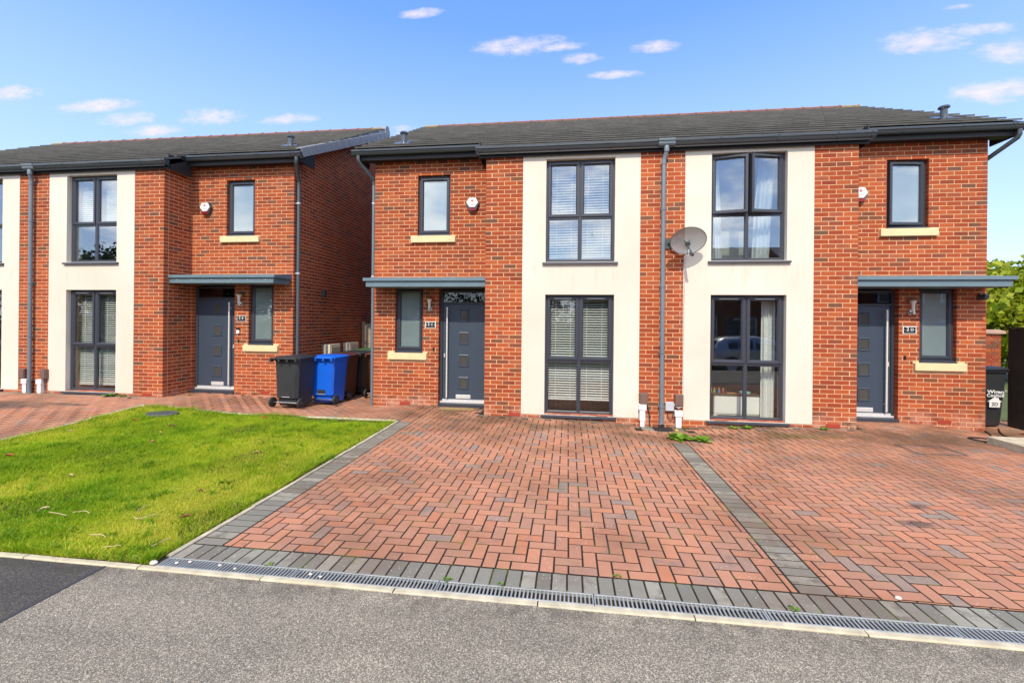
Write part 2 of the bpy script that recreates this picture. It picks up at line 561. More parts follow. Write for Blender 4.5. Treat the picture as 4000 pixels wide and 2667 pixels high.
def m_leaf(name, stops, trans=0.35):
    m, N, b = new_mat(name)
    v = piece_value(N)
    geo = N.n('ShaderNodeNewGeometry')
    c = N.ramp(v, stops)
    c = N.mix(1.0, c, N.ramp(N.noise(geo.outputs['Position'], 1.2, 3.0), [(0.3, (0.75, 0.8, 0.7)), (0.7, (1.2, 1.15, 1.1))]), 'MULTIPLY')
    N.set(b.inputs['Base Color'], c)
    b.inputs['Roughness'].default_value = 0.6
    b.inputs['Specular IOR Level'].default_value = 0.3
    tl = N.n('ShaderNodeBsdfTranslucent', ins={'Color': c})
    mx = N.n('ShaderNodeMixShader', ins={0: trans, 1: b.outputs[0], 2: tl.outputs[0]})
    out = [n for n in m.node_tree.nodes if n.type == 'OUTPUT_MATERIAL'][0]
    N.set(out.inputs['Surface'], mx.outputs[0])
    return m


def m_soil():
    m, N, b = new_mat('lawn_moss_soil')
    geo = N.n('ShaderNodeNewGeometry')
    pos = geo.outputs['Position']
    c = N.ramp(N.noise(pos, 2.2, 6.0, 0.65), [(0.3, lin(122, 142, 14, .9)), (0.5, lin(160, 168, 20, .9)), (0.7, lin(186, 178, 40, .9))])
    c = N.mix(N.mr(N.noise(pos, 60.0, 4.0), 0.5, 0.7, 0.0, 0.35), c, lin(112, 104, 46, .7))
    y = N.n('ShaderNodeSeparateXYZ', ins={0: pos}).outputs[1]
    e = N.math('MULTIPLY', N.mr(y, 2.72, 2.86, 1.0, 0.0), N.mr(N.noise(pos, 7.0, 5.0), 0.38, 0.58))
    c = N.mix(e, c, lin(92, 72, 50, .7))
    N.set(b.inputs['Base Color'], c)
    b.inputs['Roughness'].default_value = 0.95
    bn = N.n('ShaderNodeBump', ins={'Strength': 0.9, 'Distance': 0.02, 'Height': N.noise(pos, 45.0, 5.0, 0.7)})
    N.set(b.inputs['Normal'], bn.outputs[0])
    return m


def m_joint():
    m, N, b = new_mat('paver_joint_sand')
    geo = N.n('ShaderNodeNewGeometry')
    pos = geo.outputs['Position']
    c = N.ramp(N.noise(pos, 30.0, 5.0), [(0.3, lin(38, 28, 18, .5)), (0.7, lin(66, 48, 32, .5))])
    c = N.mix(N.mr(N.noise(pos, 3.4, 4.0), 0.53, 0.66, 0.0, 0.8), c, lin(92, 104, 30, .7))
    N.set(b.inputs['Base Color'], c)
    b.inputs['Roughness'].default_value = 1.0
    return m


MAT = dict(
    brick=m_brick(),
    mortar=simple('sandy_mortar', lin(232, 190, 150, .86), 0.95, 0.14, 9.0, 0.4, 120.0, spec=0.2),
    render=m_render(),
    tile=m_tile(),
    ridge=simple('terracotta_ridge', lin(160, 98, 78, .72), 0.85, 0.3, 5.0, 0.3),
    ridge_end=simple('lichen_ridge_end', lin(176, 152, 98, .8), 0.9, 0.2, 9.0, 0.3),
    verge=simple('dry_verge_plastic', lin(150, 152, 154, .85), 0.55, 0.08),
    upvc=simple('anthracite_upvc', lin(62, 66, 78, .8), 0.42, 0.04, 3.0),
    black=simple('black_pvc', lin(70, 77, 84, .8), 0.22, 0.06, 4.0, coat=0.5),
    soffit=simple('dark_soffit', lin(38, 38, 42, .8), 0.6, 0.06),
    pipe=simple('grey_pvc_pipe', lin(118, 131, 142, .8), 0.4, 0.08, 3.0),
    pipe_dark=simple('anthracite_pipe', lin(88, 96, 106, .8), 0.4, 0.08, 3.0),
    canopy=simple('slate_blue_canopy', lin(108, 130, 142, .85), 0.42, 0.08, 4.0),
    door=simple('slate_blue_door', lin(64, 76, 94, .85), 0.38, 0.05, 5.0, 0.08, 220.0),
    steel=simple('brushed_steel', (0.62, 0.61, 0.58), 0.28, 0.05, 20.0, metal=1.0),
    satin=simple('satin_steel', (0.78, 0.77, 0.72), 0.35, 0.03, 20.0, metal=0.25),
    alu=simple('aluminium', (0.70, 0.70, 0.72), 0.38, 0.08, 20.0, metal=0.35),
    stone=simple('cast_stone_sill', lin(238, 216, 170, .82), 0.85, 0.08, 6.0, 0.2),
    glass=m_glass('window_glass', 0.075, (0.93, 0.95, 0.94)),
    glass_up=m_glass('upper_window_glass', 0.19),
    white=simple('white_plastic', (0.78, 0.79, 0.80), 0.4, 0.04),
    offwhite=simple('cream_plastic', lin(226, 218, 196, .85), 0.5, 0.06),
    greybox=simple('pale_grey_plastic', lin(196, 198, 206, .85), 0.45, 0.05),
    brownbox=simple('brown_plastic', lin(124, 96, 86, .8), 0.5, 0.12, 7.0),
    blind=simple('white_blind_slat', (0.82, 0.83, 0.82), 0.5, 0.03),
    curtain=simple('white_curtain', (0.80, 0.82, 0.82), 0.9, 0.05),
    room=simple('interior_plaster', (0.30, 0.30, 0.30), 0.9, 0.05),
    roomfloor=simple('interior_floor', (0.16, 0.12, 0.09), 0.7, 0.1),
    binblack=simple('black_bin_plastic', lin(50, 52, 56, .8), 0.5, 0.22, 2.6),
    binblue=simple('blue_bin_plastic', lin(14, 98, 220, .9), 0.42, 0.10, 3.0),
    binbrown=simple('brown_bin_plastic', lin(92, 46, 34, .8), 0.5, 0.12, 3.0),
    bingreen=simple('green_bin_plastic', lin(64, 108, 66, .8), 0.5, 0.1, 3.0),
    rubber=simple('black_rubber', (0.022, 0.022, 0.022), 0.7, 0.2),
    kerb=simple('concrete_edging', lin(216, 204, 174, .74), 0.92, 0.30, 9.0, 0.5, 80.0),
    grate=simple('galvanised_grate', lin(168, 172, 170, .8), 0.5, 0.2, 9.0, metal=0.05),
    trough=simple('drain_silt', lin(78, 66, 52, .7), 0.95, 0.5, 30.0, 0.6, 90.0),
    joint=m_joint(),
    soil=m_soil(),
    wood=simple('weathered_fence_wood', lin(172, 158, 138, .85), 0.9, 0.25, 5.0, 0.4, 60.0),
    darkwood=simple('black_stained_wood', lin(58, 48, 42, .8), 0.75, 0.2, 6.0, 0.3, 50.0),
    coping=simple('stone_coping', lin(196, 160, 142, .8), 0.9, 0.12, 8.0, 0.3),
    signblack=simple('black_slate_sign', (0.012, 0.012, 0.014), 0.35, 0.1),
    red=simple('red_lens', lin(140, 18, 20, .85), 0.2, 0.05),
    lampglass=simple('lamp_diffuser', (0.72, 0.72, 0.68), 0.25, 0.03),
    cover=simple('cast_iron_cover', lin(88, 92, 92, .8), 0.7, 0.25, 20.0, 0.6, 60.0, metal=0.2),
    bark=simple('tree_bark', lin(96, 80, 62, .7), 0.95, 0.3, 8.0, 0.8, 30.0),
    earth=simple('far_ground', lin(104, 116, 60, .6), 1.0, 0.3, 0.6),
    sideboard=simple('white_lacquer', (0.80, 0.82, 0.80), 0.35, 0.02),
    darktop=simple('dark_oak_top', lin(96, 82, 66, .8), 0.5, 0.2, 12.0),
    teal=simple('mint_plastic', lin(150, 206, 200, .85), 0.35, 0.03),
    toyorange=simple('orange_wood', lin(214, 140, 70, .85), 0.5, 0.05),
    toyblue=simple('blue_toy', lin(90, 150, 205, .85), 0.4, 0.05),
    toyred=simple('red_toy', lin(190, 60, 50, .85), 0.4, 0.05),
    toygreen=simple('green_toy', lin(90, 190, 110, .85), 0.4, 0.05),
    patch=m_asphalt('smooth_dark_tarmac', lin(74, 72, 68, .7), lin(96, 93, 88, .7), lin(120, 116, 108, .75)),
    asphalt=m_asphalt('chipped_tarmac', lin(118, 111, 98, .84), lin(150, 142, 127, .84), lin(194, 183, 164, .86)),
    tar=simple('bitumen_seam', lin(72, 72, 76, .7), 0.6, 0.1, 20.0),
)
RED = [(0.0, lin(190, 138, 112, .88)), (0.3, lin(200, 138, 106, .88)), (0.55, lin(180, 134, 110, .88)), (0.75, lin(196, 128, 94, .88)), (0.88, lin(172, 136, 118, .88)), (1.0, lin(154, 138, 124, .88))]
GREY = [(0.0, lin(116, 114, 103)), (0.5, lin(134, 131, 119)), (1.0, lin(154, 150, 135))]
MAT['paver'] = m_paver('terracotta_block_paving', RED, lin(142, 128, 118, .8), 0.75)
MAT['paver_grey'] = m_paver('charcoal_block_paving', GREY, lin(104, 102, 94, .8), 0.8)


def m_frosted():
    m, N, b = new_mat('obscure_glass')
    geo = N.n('ShaderNodeNewGeometry')
    N.set(b.inputs['Base Color'], N.ramp(N.noise(geo.outputs['Position'], 1.2, 3.0), [(0.3, lin(118, 136, 140, .8)), (0.7, lin(140, 158, 160, .8))]))
    b.inputs['Roughness'].default_value = 0.35
    b.inputs['Coat Weight'].default_value = 1.0
    b.inputs['Coat Roughness'].default_value = 0.02
    b.inputs['Coat IOR'].default_value = 2.7
    return m


MAT['frost'] = m_frosted()
MAT['darkglass'] = m_glass('door_glass', 0.07, (0.25, 0.26, 0.25))


def m_dish():
    m = bpy.data.materials.new('perforated_grey_metal')
    m.use_nodes = True
    N = NT(m.node_tree)
    b = m.node_tree.nodes['Principled BSDF']
    b.inputs['Base Color'].default_value = (*lin(146, 150, 154, .85), 1)
    b.inputs['Roughness'].default_value = 0.4
    b.inputs['Metallic'].default_value = 0.2
    tr = N.n('ShaderNodeBsdfTransparent')
    mx = N.n('ShaderNodeMixShader', ins={0: 0.14, 1: b.outputs[0], 2: tr.outputs[0]})
    out = [n for n in m.node_tree.nodes if n.type == 'OUTPUT_MATERIAL'][0]
    N.set(out.inputs['Surface'], mx.outputs[0])
    return m


MAT['dish'] = m_dish()


# ------------------------------------------------------------------ pieces: single objects for the largest, one joined part for the rest
def unit_cube(name, mat):
    me = boxes_mesh(name, [(-.5, .5, -.5, .5, -.5, .5)])
    me.materials.append(mat)
    return me


def paver_geo(B, bev=0.005):
    B = np.asarray(B, float)
    n = len(B)
    x0, x1, y0, y1, z0, z1 = B.T
    def L(d, z):
        return np.stack([np.stack([x0 + d, y0 + d, z], 1), np.stack([x1 - d, y0 + d, z], 1), np.stack([x1 - d, y1 - d, z], 1), np.stack([x0 + d, y1 - d, z], 1)], 1)
    V = np.concatenate([L(0, z0), L(0, z1 - bev), L(bev, z1)], 1).reshape(-1, 3)
    q = [[8, 9, 10, 11]]
    for a in (0, 4):
        for k in range(4):
            q.append([a + k, a + (k + 1) % 4, a + 4 + (k + 1) % 4, a + 4 + k])
    q = np.array(q)
    return V, (q[None] + np.arange(n)[:, None, None] * 12).reshape(-1, 4), len(q)


def proj_area(b, off):
    pts = []
    for x in b[0:2]:
        for y in b[2:4]:
            for z in b[4:6]:
                p = project((x + off[0], y + off[1], z + off[2]))
                if p is None:
                    return 0.0
                pts.append(p)
    cx = sum(p[0] for p in pts) / 8
    cy = sum(p[1] for p in pts) / 8
    if not (0 <= cx <= 4000 and 0 <= cy <= 2667):
        return 0.0
    return (max(p[0] for p in pts) - min(p[0] for p in pts)) * (max(p[1] for p in pts) - min(p[1] for p in pts))


def place_pieces(parent, B, vals, name, many, mat, off=(0, 0, 0), nmax=300, visible=None, bevel=None):
    B = np.asarray(B, float)
    vals = np.asarray(vals, float)
    area = np.array([proj_area(b, off) for b in B])
    if visible is not None:
        area = np.where(visible, area, 0.0)
    order = np.argsort(-area)
    pick = [i for i in order[:nmax] if area[i] > 60.0]
    rest = np.setdiff1d(np.arange(len(B)), pick)
    shared = {}
    for i in pick:
        x0, x1, y0, y1, z0, z1 = B[i]
        dims = (x1 - x0, y1 - y0, z1 - z0)
        if bevel:
            key = tuple(round(d, 3) for d in dims)
            if key not in shared:
                h = [d / 2 for d in dims]
                V, Fq, _ = paver_geo([(-h[0], h[0], -h[1], h[1], -h[2], h[2])], bevel)
                me = np_mesh(name, V, Fq)
                me.materials.append(mat)
                shared[key] = me
            o = bpy.data.objects.new(name, shared[key])
        else:
            if 'u' not in shared:
                shared['u'] = unit_cube(name, mat)
            o = bpy.data.objects.new(name, shared['u'])
            o.scale = dims
        COL.objects.link(o)
        o.parent = parent
        o.location = ((x0 + x1) / 2, (y0 + y1) / 2, (z0 + z1) / 2)
        o.color = (vals[i], 0, 0, 1)
    if len(rest):
        if bevel:
            V, Fq, k = paver_geo(B[rest], bevel)
            me = np_mesh(many, V, Fq, np.repeat(vals[rest], k))
        else:
            me = boxes_mesh(many, B[rest], vals[rest])
        o = link(many, me, mat, parent)
        o.color = (0, 0, 0, 1)
        tag(o, kind='stuff')


def ss(a, b, x):
    t = np.clip((np.asarray(x, float) - a) / (b - a), 0, 1)
    return t * t * (3 - 2 * t)


def G(x, y):
    """height of the paved ground: level, with a dish at the gully, a fall to the right corner, a rise to the left house"""
    g = -0.085 * np.exp(-((np.asarray(x) - 1.6) / 1.25) ** 2) * ss(6.2, 7.8, y)
    g = g - 0.11 * ss(5.7, 7.3, x) * ss(6.2, 8.4, y)
    g = g - 0.05 * ss(-3.2, -3.9, x) * ss(7.3, 8.5, y) * ss(-7.0, -5.0, x)
    g = g + 0.085 * ss(-5.4, -7.7, x) * ss(5.4, 7.1, y)
    return g


def grid_sheet(name, x0, x1, y0, y1, dx, dz, mat, parent=None):
    nx, ny = int((x1 - x0) / dx) + 2, int((y1 - y0) / dx) + 2
    X, Y = np.meshgrid(np.linspace(x0, x1, nx), np.linspace(y0, y1, ny))
    # joints sit a little deeper where the paving dishes, so that flat blocks cover the fall
    sl_ = np.hypot(G(X + .05, Y) - G(X - .05, Y), G(X, Y + .05) - G(X, Y - .05)) / .1
    V = np.stack([X.ravel(), Y.ravel(), (G(X, Y) + dz - .085 * sl_ * (dz < 0)).ravel()], 1)
    i = np.arange((nx - 1) * (ny - 1))
    r, c = i // (nx - 1), i % (nx - 1)
    a = r * nx + c
    return link(name, np_mesh(name, V, np.stack([a, a + 1, a + nx + 1, a + nx], 1)), mat, parent)


def sheet(name, x0, x1, y0, y1, z, mat):
    m = MB()
    m.face([(x0, y0, z), (x1, y0, z), (x1, y1, z), (x0, y1, z)])
    return m.build(name, mat)


# ------------------------------------------------------------------ ground, road, footway
tag(sheet('ground', -300, 300, -300, 500, -0.25, MAT['earth']), kind='structure')
tag(sheet('pavement', -3.16, 60, -0.6, 2.652, -0.006, MAT['asphalt']), kind='structure')
tag(sheet('tarmac_pavement', -60, -3.16, -0.6, 2.652, -0.006, MAT['patch']), kind='structure')
sm = MB()
sm.prism_z(-0.02, -0.002, [(-3.185, -0.6), (-3.145, -0.6), (-3.155, 1.2), (-3.15, 2.655), (-3.172, 2.655), (-3.178, 1.0)])
tag(sm.build('tar_seam', MAT['tar']), kind='structure')
rd = MB()
rd.face([(-60, -7.2, -0.52), (60, -7.2, -0.52), (60, -0.6, -0.11), (-60, -0.6, -0.11)])
tag(rd.build('road', MAT['asphalt']), kind='structure')
km = MB()
km.box(-60, 60, -0.72, -0.59, -0.2, 0.0)
tag(km.build('road_kerb', MAT['kerb']), kind='structure')
tag(sheet('far_pavement', -60, 60, -9.2, -7.2, -0.24, MAT['asphalt']), kind='structure')

# concrete edging: stones along the footway and round the lawn
def edging(name, x0, y0, x1, y1, w, top, n, dark=0):
    root = empty(name, (x0, y0, 0))
    d = Vector((x1 - x0, y1 - y0, 0))
    L = d.length
    ang = math.atan2(d.y, d.x)
    k = L / n
    for i in range(n):
        m = MB()
        # slightly worn top edge
        prof = []
        for t in (0.004, 0.3, 0.62, k - 0.004) if k > 0.7 else (0.004, k / 2, k - 0.004):
            j = random.uniform(-.0025, .0025)
            prof.append([(t, 0, -0.1), (t, w, -0.1), (t, w + j, top - .006 + j), (t, w - .008, top + j), (t, .008, top + j), (t, 0 + j, top - .006)])
        m.loft(prof, cap0=True, cap1=True)
        o = m.build('kerb_stone', MAT['kerb'], root)
        p = d * (i / n)
        gz = float(G(x0 + p.x + d.x / n / 2, y0 + p.y + d.y / n / 2))
        g1 = float(G(x0 + p.x + d.x / n, y0 + p.y + d.y / n)) - float(G(x0 + p.x, y0 + p.y))
        o.location = (p.x, p.y, gz - g1 / 2 + random.uniform(-.002, .002))
        o.rotation_euler = (0, -math.atan2(g1, k), ang + random.uniform(-.004, .004))
    tag(root, kind='structure')
    return root


edging('footway_kerb', -13.0, 2.652, 9.0, 2.652, 0.05, 0.004, 24)
edging('lawn_kerb', -2.822, 2.82, -2.822, 7.10, 0.042, 0.010, 5)
edging('lawn_kerb', -7.77, 7.10, -2.87, 7.10, 0.05, 0.022, 6)
edging('lawn_kerb', -7.72, 2.72, -7.72, 7.10, 0.05, 0.022, 5)

# ------------------------------------------------------------------ block paving
PT = 0.06


def herring(x0, x1, y0, y1, jx=0.0, jy=0.0, inside=None, cell=0.1012, gap=0.0064):
    out = []
    i0, i1 = int((x0 - jx) / cell) - 3, int((x1 - jx) / cell) + 3
    j0, j1 = int((y0 - jy) / cell) - 3, int((y1 - jy) / cell) + 3
    for i in range(i0, i1):
        for j in range(j0, j1):
            t = (i + j) % 4
            if t == 0:
                a = [jx + i * cell, jx + (i + 2) * cell, jy + j * cell, jy + (j + 1) * cell]
            elif t == 2:
                a = [jx + i * cell, jx + (i + 1) * cell, jy + j * cell, jy + (j + 2) * cell]
            else:
                continue
            a = [max(a[0], x0), min(a[1], x1), max(a[2], y0), min(a[3], y1)]
            if a[1] - a[0] < 0.016 or a[3] - a[2] < 0.016:
                continue
            cx, cy = (a[0] + a[1]) / 2, (a[2] + a[3]) / 2
            if inside is not None and not inside(cx, cy):
                continue
            out.append((a[0] + gap, a[1] - gap, a[2] + gap, a[3] - gap, cx, cy))
    return out


def to_boxes(raw, jit=0.0007):
    out = []
    for (a, b, c, d, cx, cy) in raw:
        z = float(G(cx, cy)) + random.uniform(-jit, jit)
        out.append((a, b, c, d, z - PT, z))
    return out


def course(x0, x1, y0, y1, along, pitch, gap=0.0062):
    """row of blocks; along = 'x' or 'y'"""
    out = []
    L = (x1 - x0) if along == 'x' else (y1 - y0)
    n = max(1, round(L / pitch))
    k = L / n
    for i in range(n):
        if along == 'x':
            a = (x0 + i * k, x0 + (i + 1) * k, y0, y1)
        else:
            a = (x0, x1, y0 + i * k, y0 + (i + 1) * k)
        out.append((a[0] + gap, a[1] - gap, a[2] + gap, a[3] - gap, (a[0] + a[1]) / 2, (a[2] + a[3]) / 2))
    return out


BAY_L, BAY_R, YB, YW = -1.50, 4.71, 7.84, 8.50
def in_front(x, y):
    if BAY_L - .11 < x < BAY_R + .11 and y > YB - 0.10:
        return False
    if x > 1.15 and x < 2.05 and y > 7.45:
        return False
    return y < YW


driveway = grid_sheet('driveway', -2.83, 8.6, 2.80, 9.6, 0.2, -0.0022, MAT['joint'])
tag(driveway, kind='structure')
raw_red = herring(-2.58, 1.485, 3.012, 8.5, 0.02, 3.015, lambda x, y: in_front(x, y))
raw_red += herring(1.708, 7.6, 3.012, 8.5, 0.045, 3.03, lambda x, y: in_front(x, y))
raw_red += herring(7.14, 8.4, 8.5, 9.5, 0.045, 3.03)
raw_red += [r for r in herring(1.485, 1.708, 6.55, 7.45, 0.02, 3.015)]
raw_grey = course(-2.82, 8.4, 2.816, 3.008, 'x', 0.1012)
raw_grey += course(-2.818, -2.584, 3.012, 7.10, 'y', 0.1012)
raw_grey += course(1.489, 1.704, 3.012, 6.55, 'y', 0.1012)
raw_grey += course(BAY_L - .1, 1.15, YB - .10, YB - .002, 'x', 0.2)
raw_grey += course(2.05, BAY_R + .1, YB - .10, YB - .002, 'x', 0.2)
raw_grey += course(1.25, 1.95, 7.45, YB - .002, 'x', 0.2)
Bd = to_boxes(raw_red)
Bg = to_boxes(raw_grey)
vd = rng.random(len(Bd))
vg = rng.random(len(Bg))
# in the right-hand bay the blocks are a touch more mixed with grey ones
vd = np.where(rng.random(len(Bd)) < 0.91, vd * 0.82, 0.82 + vd * 0.18)
place_pieces(driveway, Bd, vd, 'paver', 'pavers', MAT['paver'], nmax=300, bevel=0.0018)
place_pieces(driveway, Bg, vg, 'border_paver', 'border_pavers', MAT['paver_grey'], nmax=220, bevel=0.0018)

path = grid_sheet('side_path', -13.0, -2.835, 2.70, 12.0, 0.2, -0.0022, MAT['joint'])
tag(path, kind='structure')
def in_path(x, y):
    if x < -7.87:
        if y > 8.0 and x < -8.23:
            return False
        return y < 8.66
    if -7.87 <= x < -7.72 and y < 7.25:
        return False
    if y < 7.252:
        return False
    if y > 8.66 and not (-5.80 < x < -3.90):
        return False
    return True
rp = herring(-13.0, -2.84, 2.72, 11.9, 0.02, 3.015, in_path)
rp += herring(-2.84, -2.584, 7.10, 8.5, 0.02, 3.015)
rg = course(-7.86, -2.84, 7.152, 7.25, 'x', 0.2)
rg += course(-7.868, -7.772, 2.72, 7.15, 'y', 0.2)
rg += course(-13.0, -8.3, 7.80, 7.998, 'x', 0.1012)
Bp, Bq = to_boxes(rp), to_boxes(rg)
place_pieces(path, Bp, rng.random(len(Bp)) * 0.9, 'paver', 'pavers', MAT['paver'], nmax=120, bevel=0.0018)
place_pieces(path, Bq, rng.random(len(Bq)), 'border_paver', 'border_pavers', MAT['paver_grey'], nmax=60, bevel=0.0018)

# ------------------------------------------------------------------ channel drain: one-metre gratings
trough = MB()
trough.box(-2.83, 8.4, 2.70, 2.712, -0.12, -0.006)
trough.box(-2.83, 8.4, 2.808, 2.82, -0.12, -0.006)
trough.box(-2.83, 8.4, 2.70, 2.82, -0.14, -0.055)
trough.box(-2.842, -2.83, 2.70, 2.82, -0.14, 0.0)
tag(trough.build('drain_channel', MAT['trough']), kind='structure')
bar_me = None
NTH = ['leftmost channel drain grating, beside the lawn corner', 'second channel drain grating from the lawn',
       'third channel drain grating from the lawn', 'fourth channel drain grating from the lawn',
       'fifth channel drain grating, past the dark paving strip', 'channel drain grating cut by the right edge of the photo',
       'channel drain grating out past the right edge']
for i in range(6):
    gx = -2.828 + i * 1.002
    root = empty('drain_grating', (gx, 2.70, 0))
    fr = MB()
    for (a, b) in ((0.002, 0.014), (0.104, 0.118)):
        fr.bbox(0.001, 0.999, a, b, -0.022, 0.0, 0.002)
    fr.bbox(0.001, 0.010, 0.002, 0.118, -0.022, -0.001, 0.002)
    fr.bbox(0.990, 0.999, 0.002, 0.118, -0.022, -0.001, 0.002)
    fr.build('grating_frame', MAT['grate'], root)
    if bar_me is None:
        bm_ = MB()
        bm_.bbox(-0.0055, 0.0055, 0.012, 0.106, -0.014, -0.001, 0.003)
        first = bm_.build('grating_bar', MAT['grate'], root)
        bar_me = first.data
        first.location = (0.0255, 0, 0)
        start = 1
    else:
        start = 0
    for k in range(start, 38):
        o = bpy.data.objects.new('grating_bar', bar_me)
        COL.objects.link(o)
        o.parent = root
        o.location = (0.0255 + k * 0.0256, 0, 0)
    tag(root, NTH[i], 'drain grating', 'gratings of the channel drain')

# ------------------------------------------------------------------ lawn
lx0, lx1, ly0, ly1 = -7.67, -2.872, 2.704, 7.10
lawn = grid_sheet('lawn', lx0, lx1, ly0, ly1, 0.06, 0.004, MAT['soil'])
co = np.empty(len(lawn.data.vertices) * 3, np.float32)
lawn.data.vertices.foreach_get('co', co)
co = co.reshape(-1, 3)
co[:, 2] += 0.010 * np.sin(co[:, 0] * 3.1 + 1.0) * np.sin(co[:, 1] * 2.3) - 0.035 * ss(6.8, 7.1, co[:, 1]) * ss(-4.9, -3.9, co[:, 0])
lawn.data.vertices.foreach_set('co', co.ravel())
tag(lawn, kind='structure')


def lawn_z(x, y):
    return G(x, y) + 0.004 + 0.010 * np.sin(x * 3.1 + 1.0) * np.sin(y * 2.3) - 0.035 * ss(6.8, 7.1, y) * ss(-4.9, -3.9, x)


def blades(n, X, Y, Z, h0, h1, w, lean, rise=None):
    ang = rng.random(n) * 2 * np.pi
    h = h0 + (h1 - h0) * rng.random(n) ** 1.6
    if rise is not None:
        h = h * rise
    ln = lean * (0.3 + rng.random(n)) * h
    la = rng.random(n) * 2 * np.pi
    dx, dy = np.cos(ang) * w * (0.6 + 0.8 * rng.random(n)) / 2, np.sin(ang) * w / 2
    mx, my = np.cos(la) * ln * .4, np.sin(la) * ln * .4
    tx, ty = np.cos(la) * ln, np.sin(la) * ln
    P = [np.stack([X - dx, Y - dy, Z - .004], 1), np.stack([X + dx, Y + dy, Z - .004], 1),
         np.stack([X + mx + dx * .8, Y + my + dy * .8, Z + h * .6], 1), np.stack([X + mx - dx * .8, Y + my - dy * .8, Z + h * .6], 1),
         np.stack([X + tx + dx * .12, Y + ty + dy * .12, Z + h], 1), np.stack([X + tx - dx * .12, Y + ty - dy * .12, Z + h], 1)]
    V = np.stack(P, 1).reshape(-1, 3)
    q = np.array([[0, 1, 2, 3], [3, 2, 4, 5]])
    return V, (q[None] + np.arange(n)[:, None, None] * 6).reshape(-1, 4)


def vnoise(x, y, s, seed):
    r = np.random.default_rng(seed)
    T = r.random((64, 64))
    u, v = x * s, y * s
    i, j = np.floor(u).astype(int), np.floor(v).astype(int)
    a, b = u - i, v - j
    a, b = a * a * (3 - 2 * a), b * b * (3 - 2 * b)
    g = lambda p, q: T[p % 64, q % 64]
    return (g(i, j) * (1 - a) + g(i + 1, j) * a) * (1 - b) + (g(i, j + 1) * (1 - a) + g(i + 1, j + 1) * a) * b


NB = 270000
# more blades close to the camera
u = rng.random(NB)
gy = ly0 + (ly1 - ly0) * u ** 1.35
gx = lx0 + (lx1 - lx0) * rng.random(NB)
n1 = vnoise(gx, gy, 1.3, 1) * .6 + vnoise(gx, gy, 4.1, 2) * .4
keep = (rng.random(NB) < 0.35 + 0.9 * n1) & ~((((gx + 6.92) / .30) ** 2 + ((gy - 6.72) / .19) ** 2) < 1)
keep &= ~((gy < ly0 + 0.09) & (vnoise(gx, gy, 5.0, 3) > 0.55))
gx, gy, n1 = gx[keep], gy[keep], n1[keep]
edge = np.maximum(ss(-3.02, -2.89, gx), np.maximum(ss(6.93, 7.07, gy), ss(-7.50, -7.64, gx)))
V, Fq = blades(len(gx), gx, gy, lawn_z(gx, gy), 0.014, 0.042, 0.0042, 1.0, 0.55 + 0.9 * n1 + 0.9 * edge * rng.random(len(gx)) + 2.2 * np.clip(vnoise(gx, gy, 2.6, 9) * vnoise(gx, gy, 7.0, 10) - .30, 0, 1))
tuft = vnoise(gx, gy, 2.6, 9) * vnoise(gx, gy, 7.0, 10)
gv = np.clip(0.18 - 0.55 * np.clip(tuft - .30, 0, 1) + 0.55 * vnoise(gx, gy, .9, 5) + 0.35 * rng.random(len(gx)) - .1 * n1, 0, 1)
MAT['grass'] = m_leaf('grass_blade', [(0.0, lin(84, 130, 10, .92)), (0.35, lin(124, 164, 16, .95)), (0.65, lin(162, 184, 30, .98)), (1.0, lin(208, 194, 84, .98))], 0.36)
# broader leaves of clover, plantain and coarse tufts in small clumps, and strands hanging over the edging
nc, pc = 260, 16
cx_ = rng.random(nc) * (lx1 - lx0) + lx0
cy_ = ly0 + .05 + (ly1 - ly0 - .1) * rng.random(nc) ** 1.3
wx = np.repeat(cx_, pc) + rng.normal(size=nc * pc) * .028
wy = np.clip(np.repeat(cy_, pc) + rng.normal(size=nc * pc) * .028, ly0 + .01, ly1 - .01)
wx = np.clip(wx, lx0 + .01, lx1 - .01)
V2, F2 = blades(nc * pc, wx, wy, lawn_z(wx, wy), 0.03, 0.062, 0.0105, 1.5)
ne = 9000
t_ = rng.random(ne)
side_ = rng.random(ne)
ex = np.where(side_ < .45, lx1 - rng.random(ne) * .03, np.where(side_ < .75, lx0 + t_ * (lx1 - lx0), lx0 + t_ * (lx1 - lx0)))
ey = np.where(side_ < .45, ly0 + t_ * (ly1 - ly0), np.where(side_ < .75, ly1 - rng.random(ne) * .03, ly0 + rng.random(ne) * .03))
V3, F3 = blades(ne, ex, ey, lawn_z(ex, ey), 0.02, 0.085, 0.0045, 1.5, .35 + 1.3 * vnoise(ex, ey, 3.0, 21) ** 2)
F2 = F2 + len(V)
F3 = F3 + len(V) + len(V2)
V = np.concatenate([V, V2, V3])
Fq = np.concatenate([Fq, F2, F3])
gv = np.concatenate([gv, np.repeat(rng.random(nc) * .35, pc), .1 + .8 * rng.random(ne)])
gm = np_mesh('grass', V, Fq, np.repeat(gv, 2))
go = link('grass', gm, MAT['grass'])
go.color = (0, 0, 0, 1)
tag(go, 'short bright green grass of the front lawn', 'grass', kind='stuff')
print('ground ok')


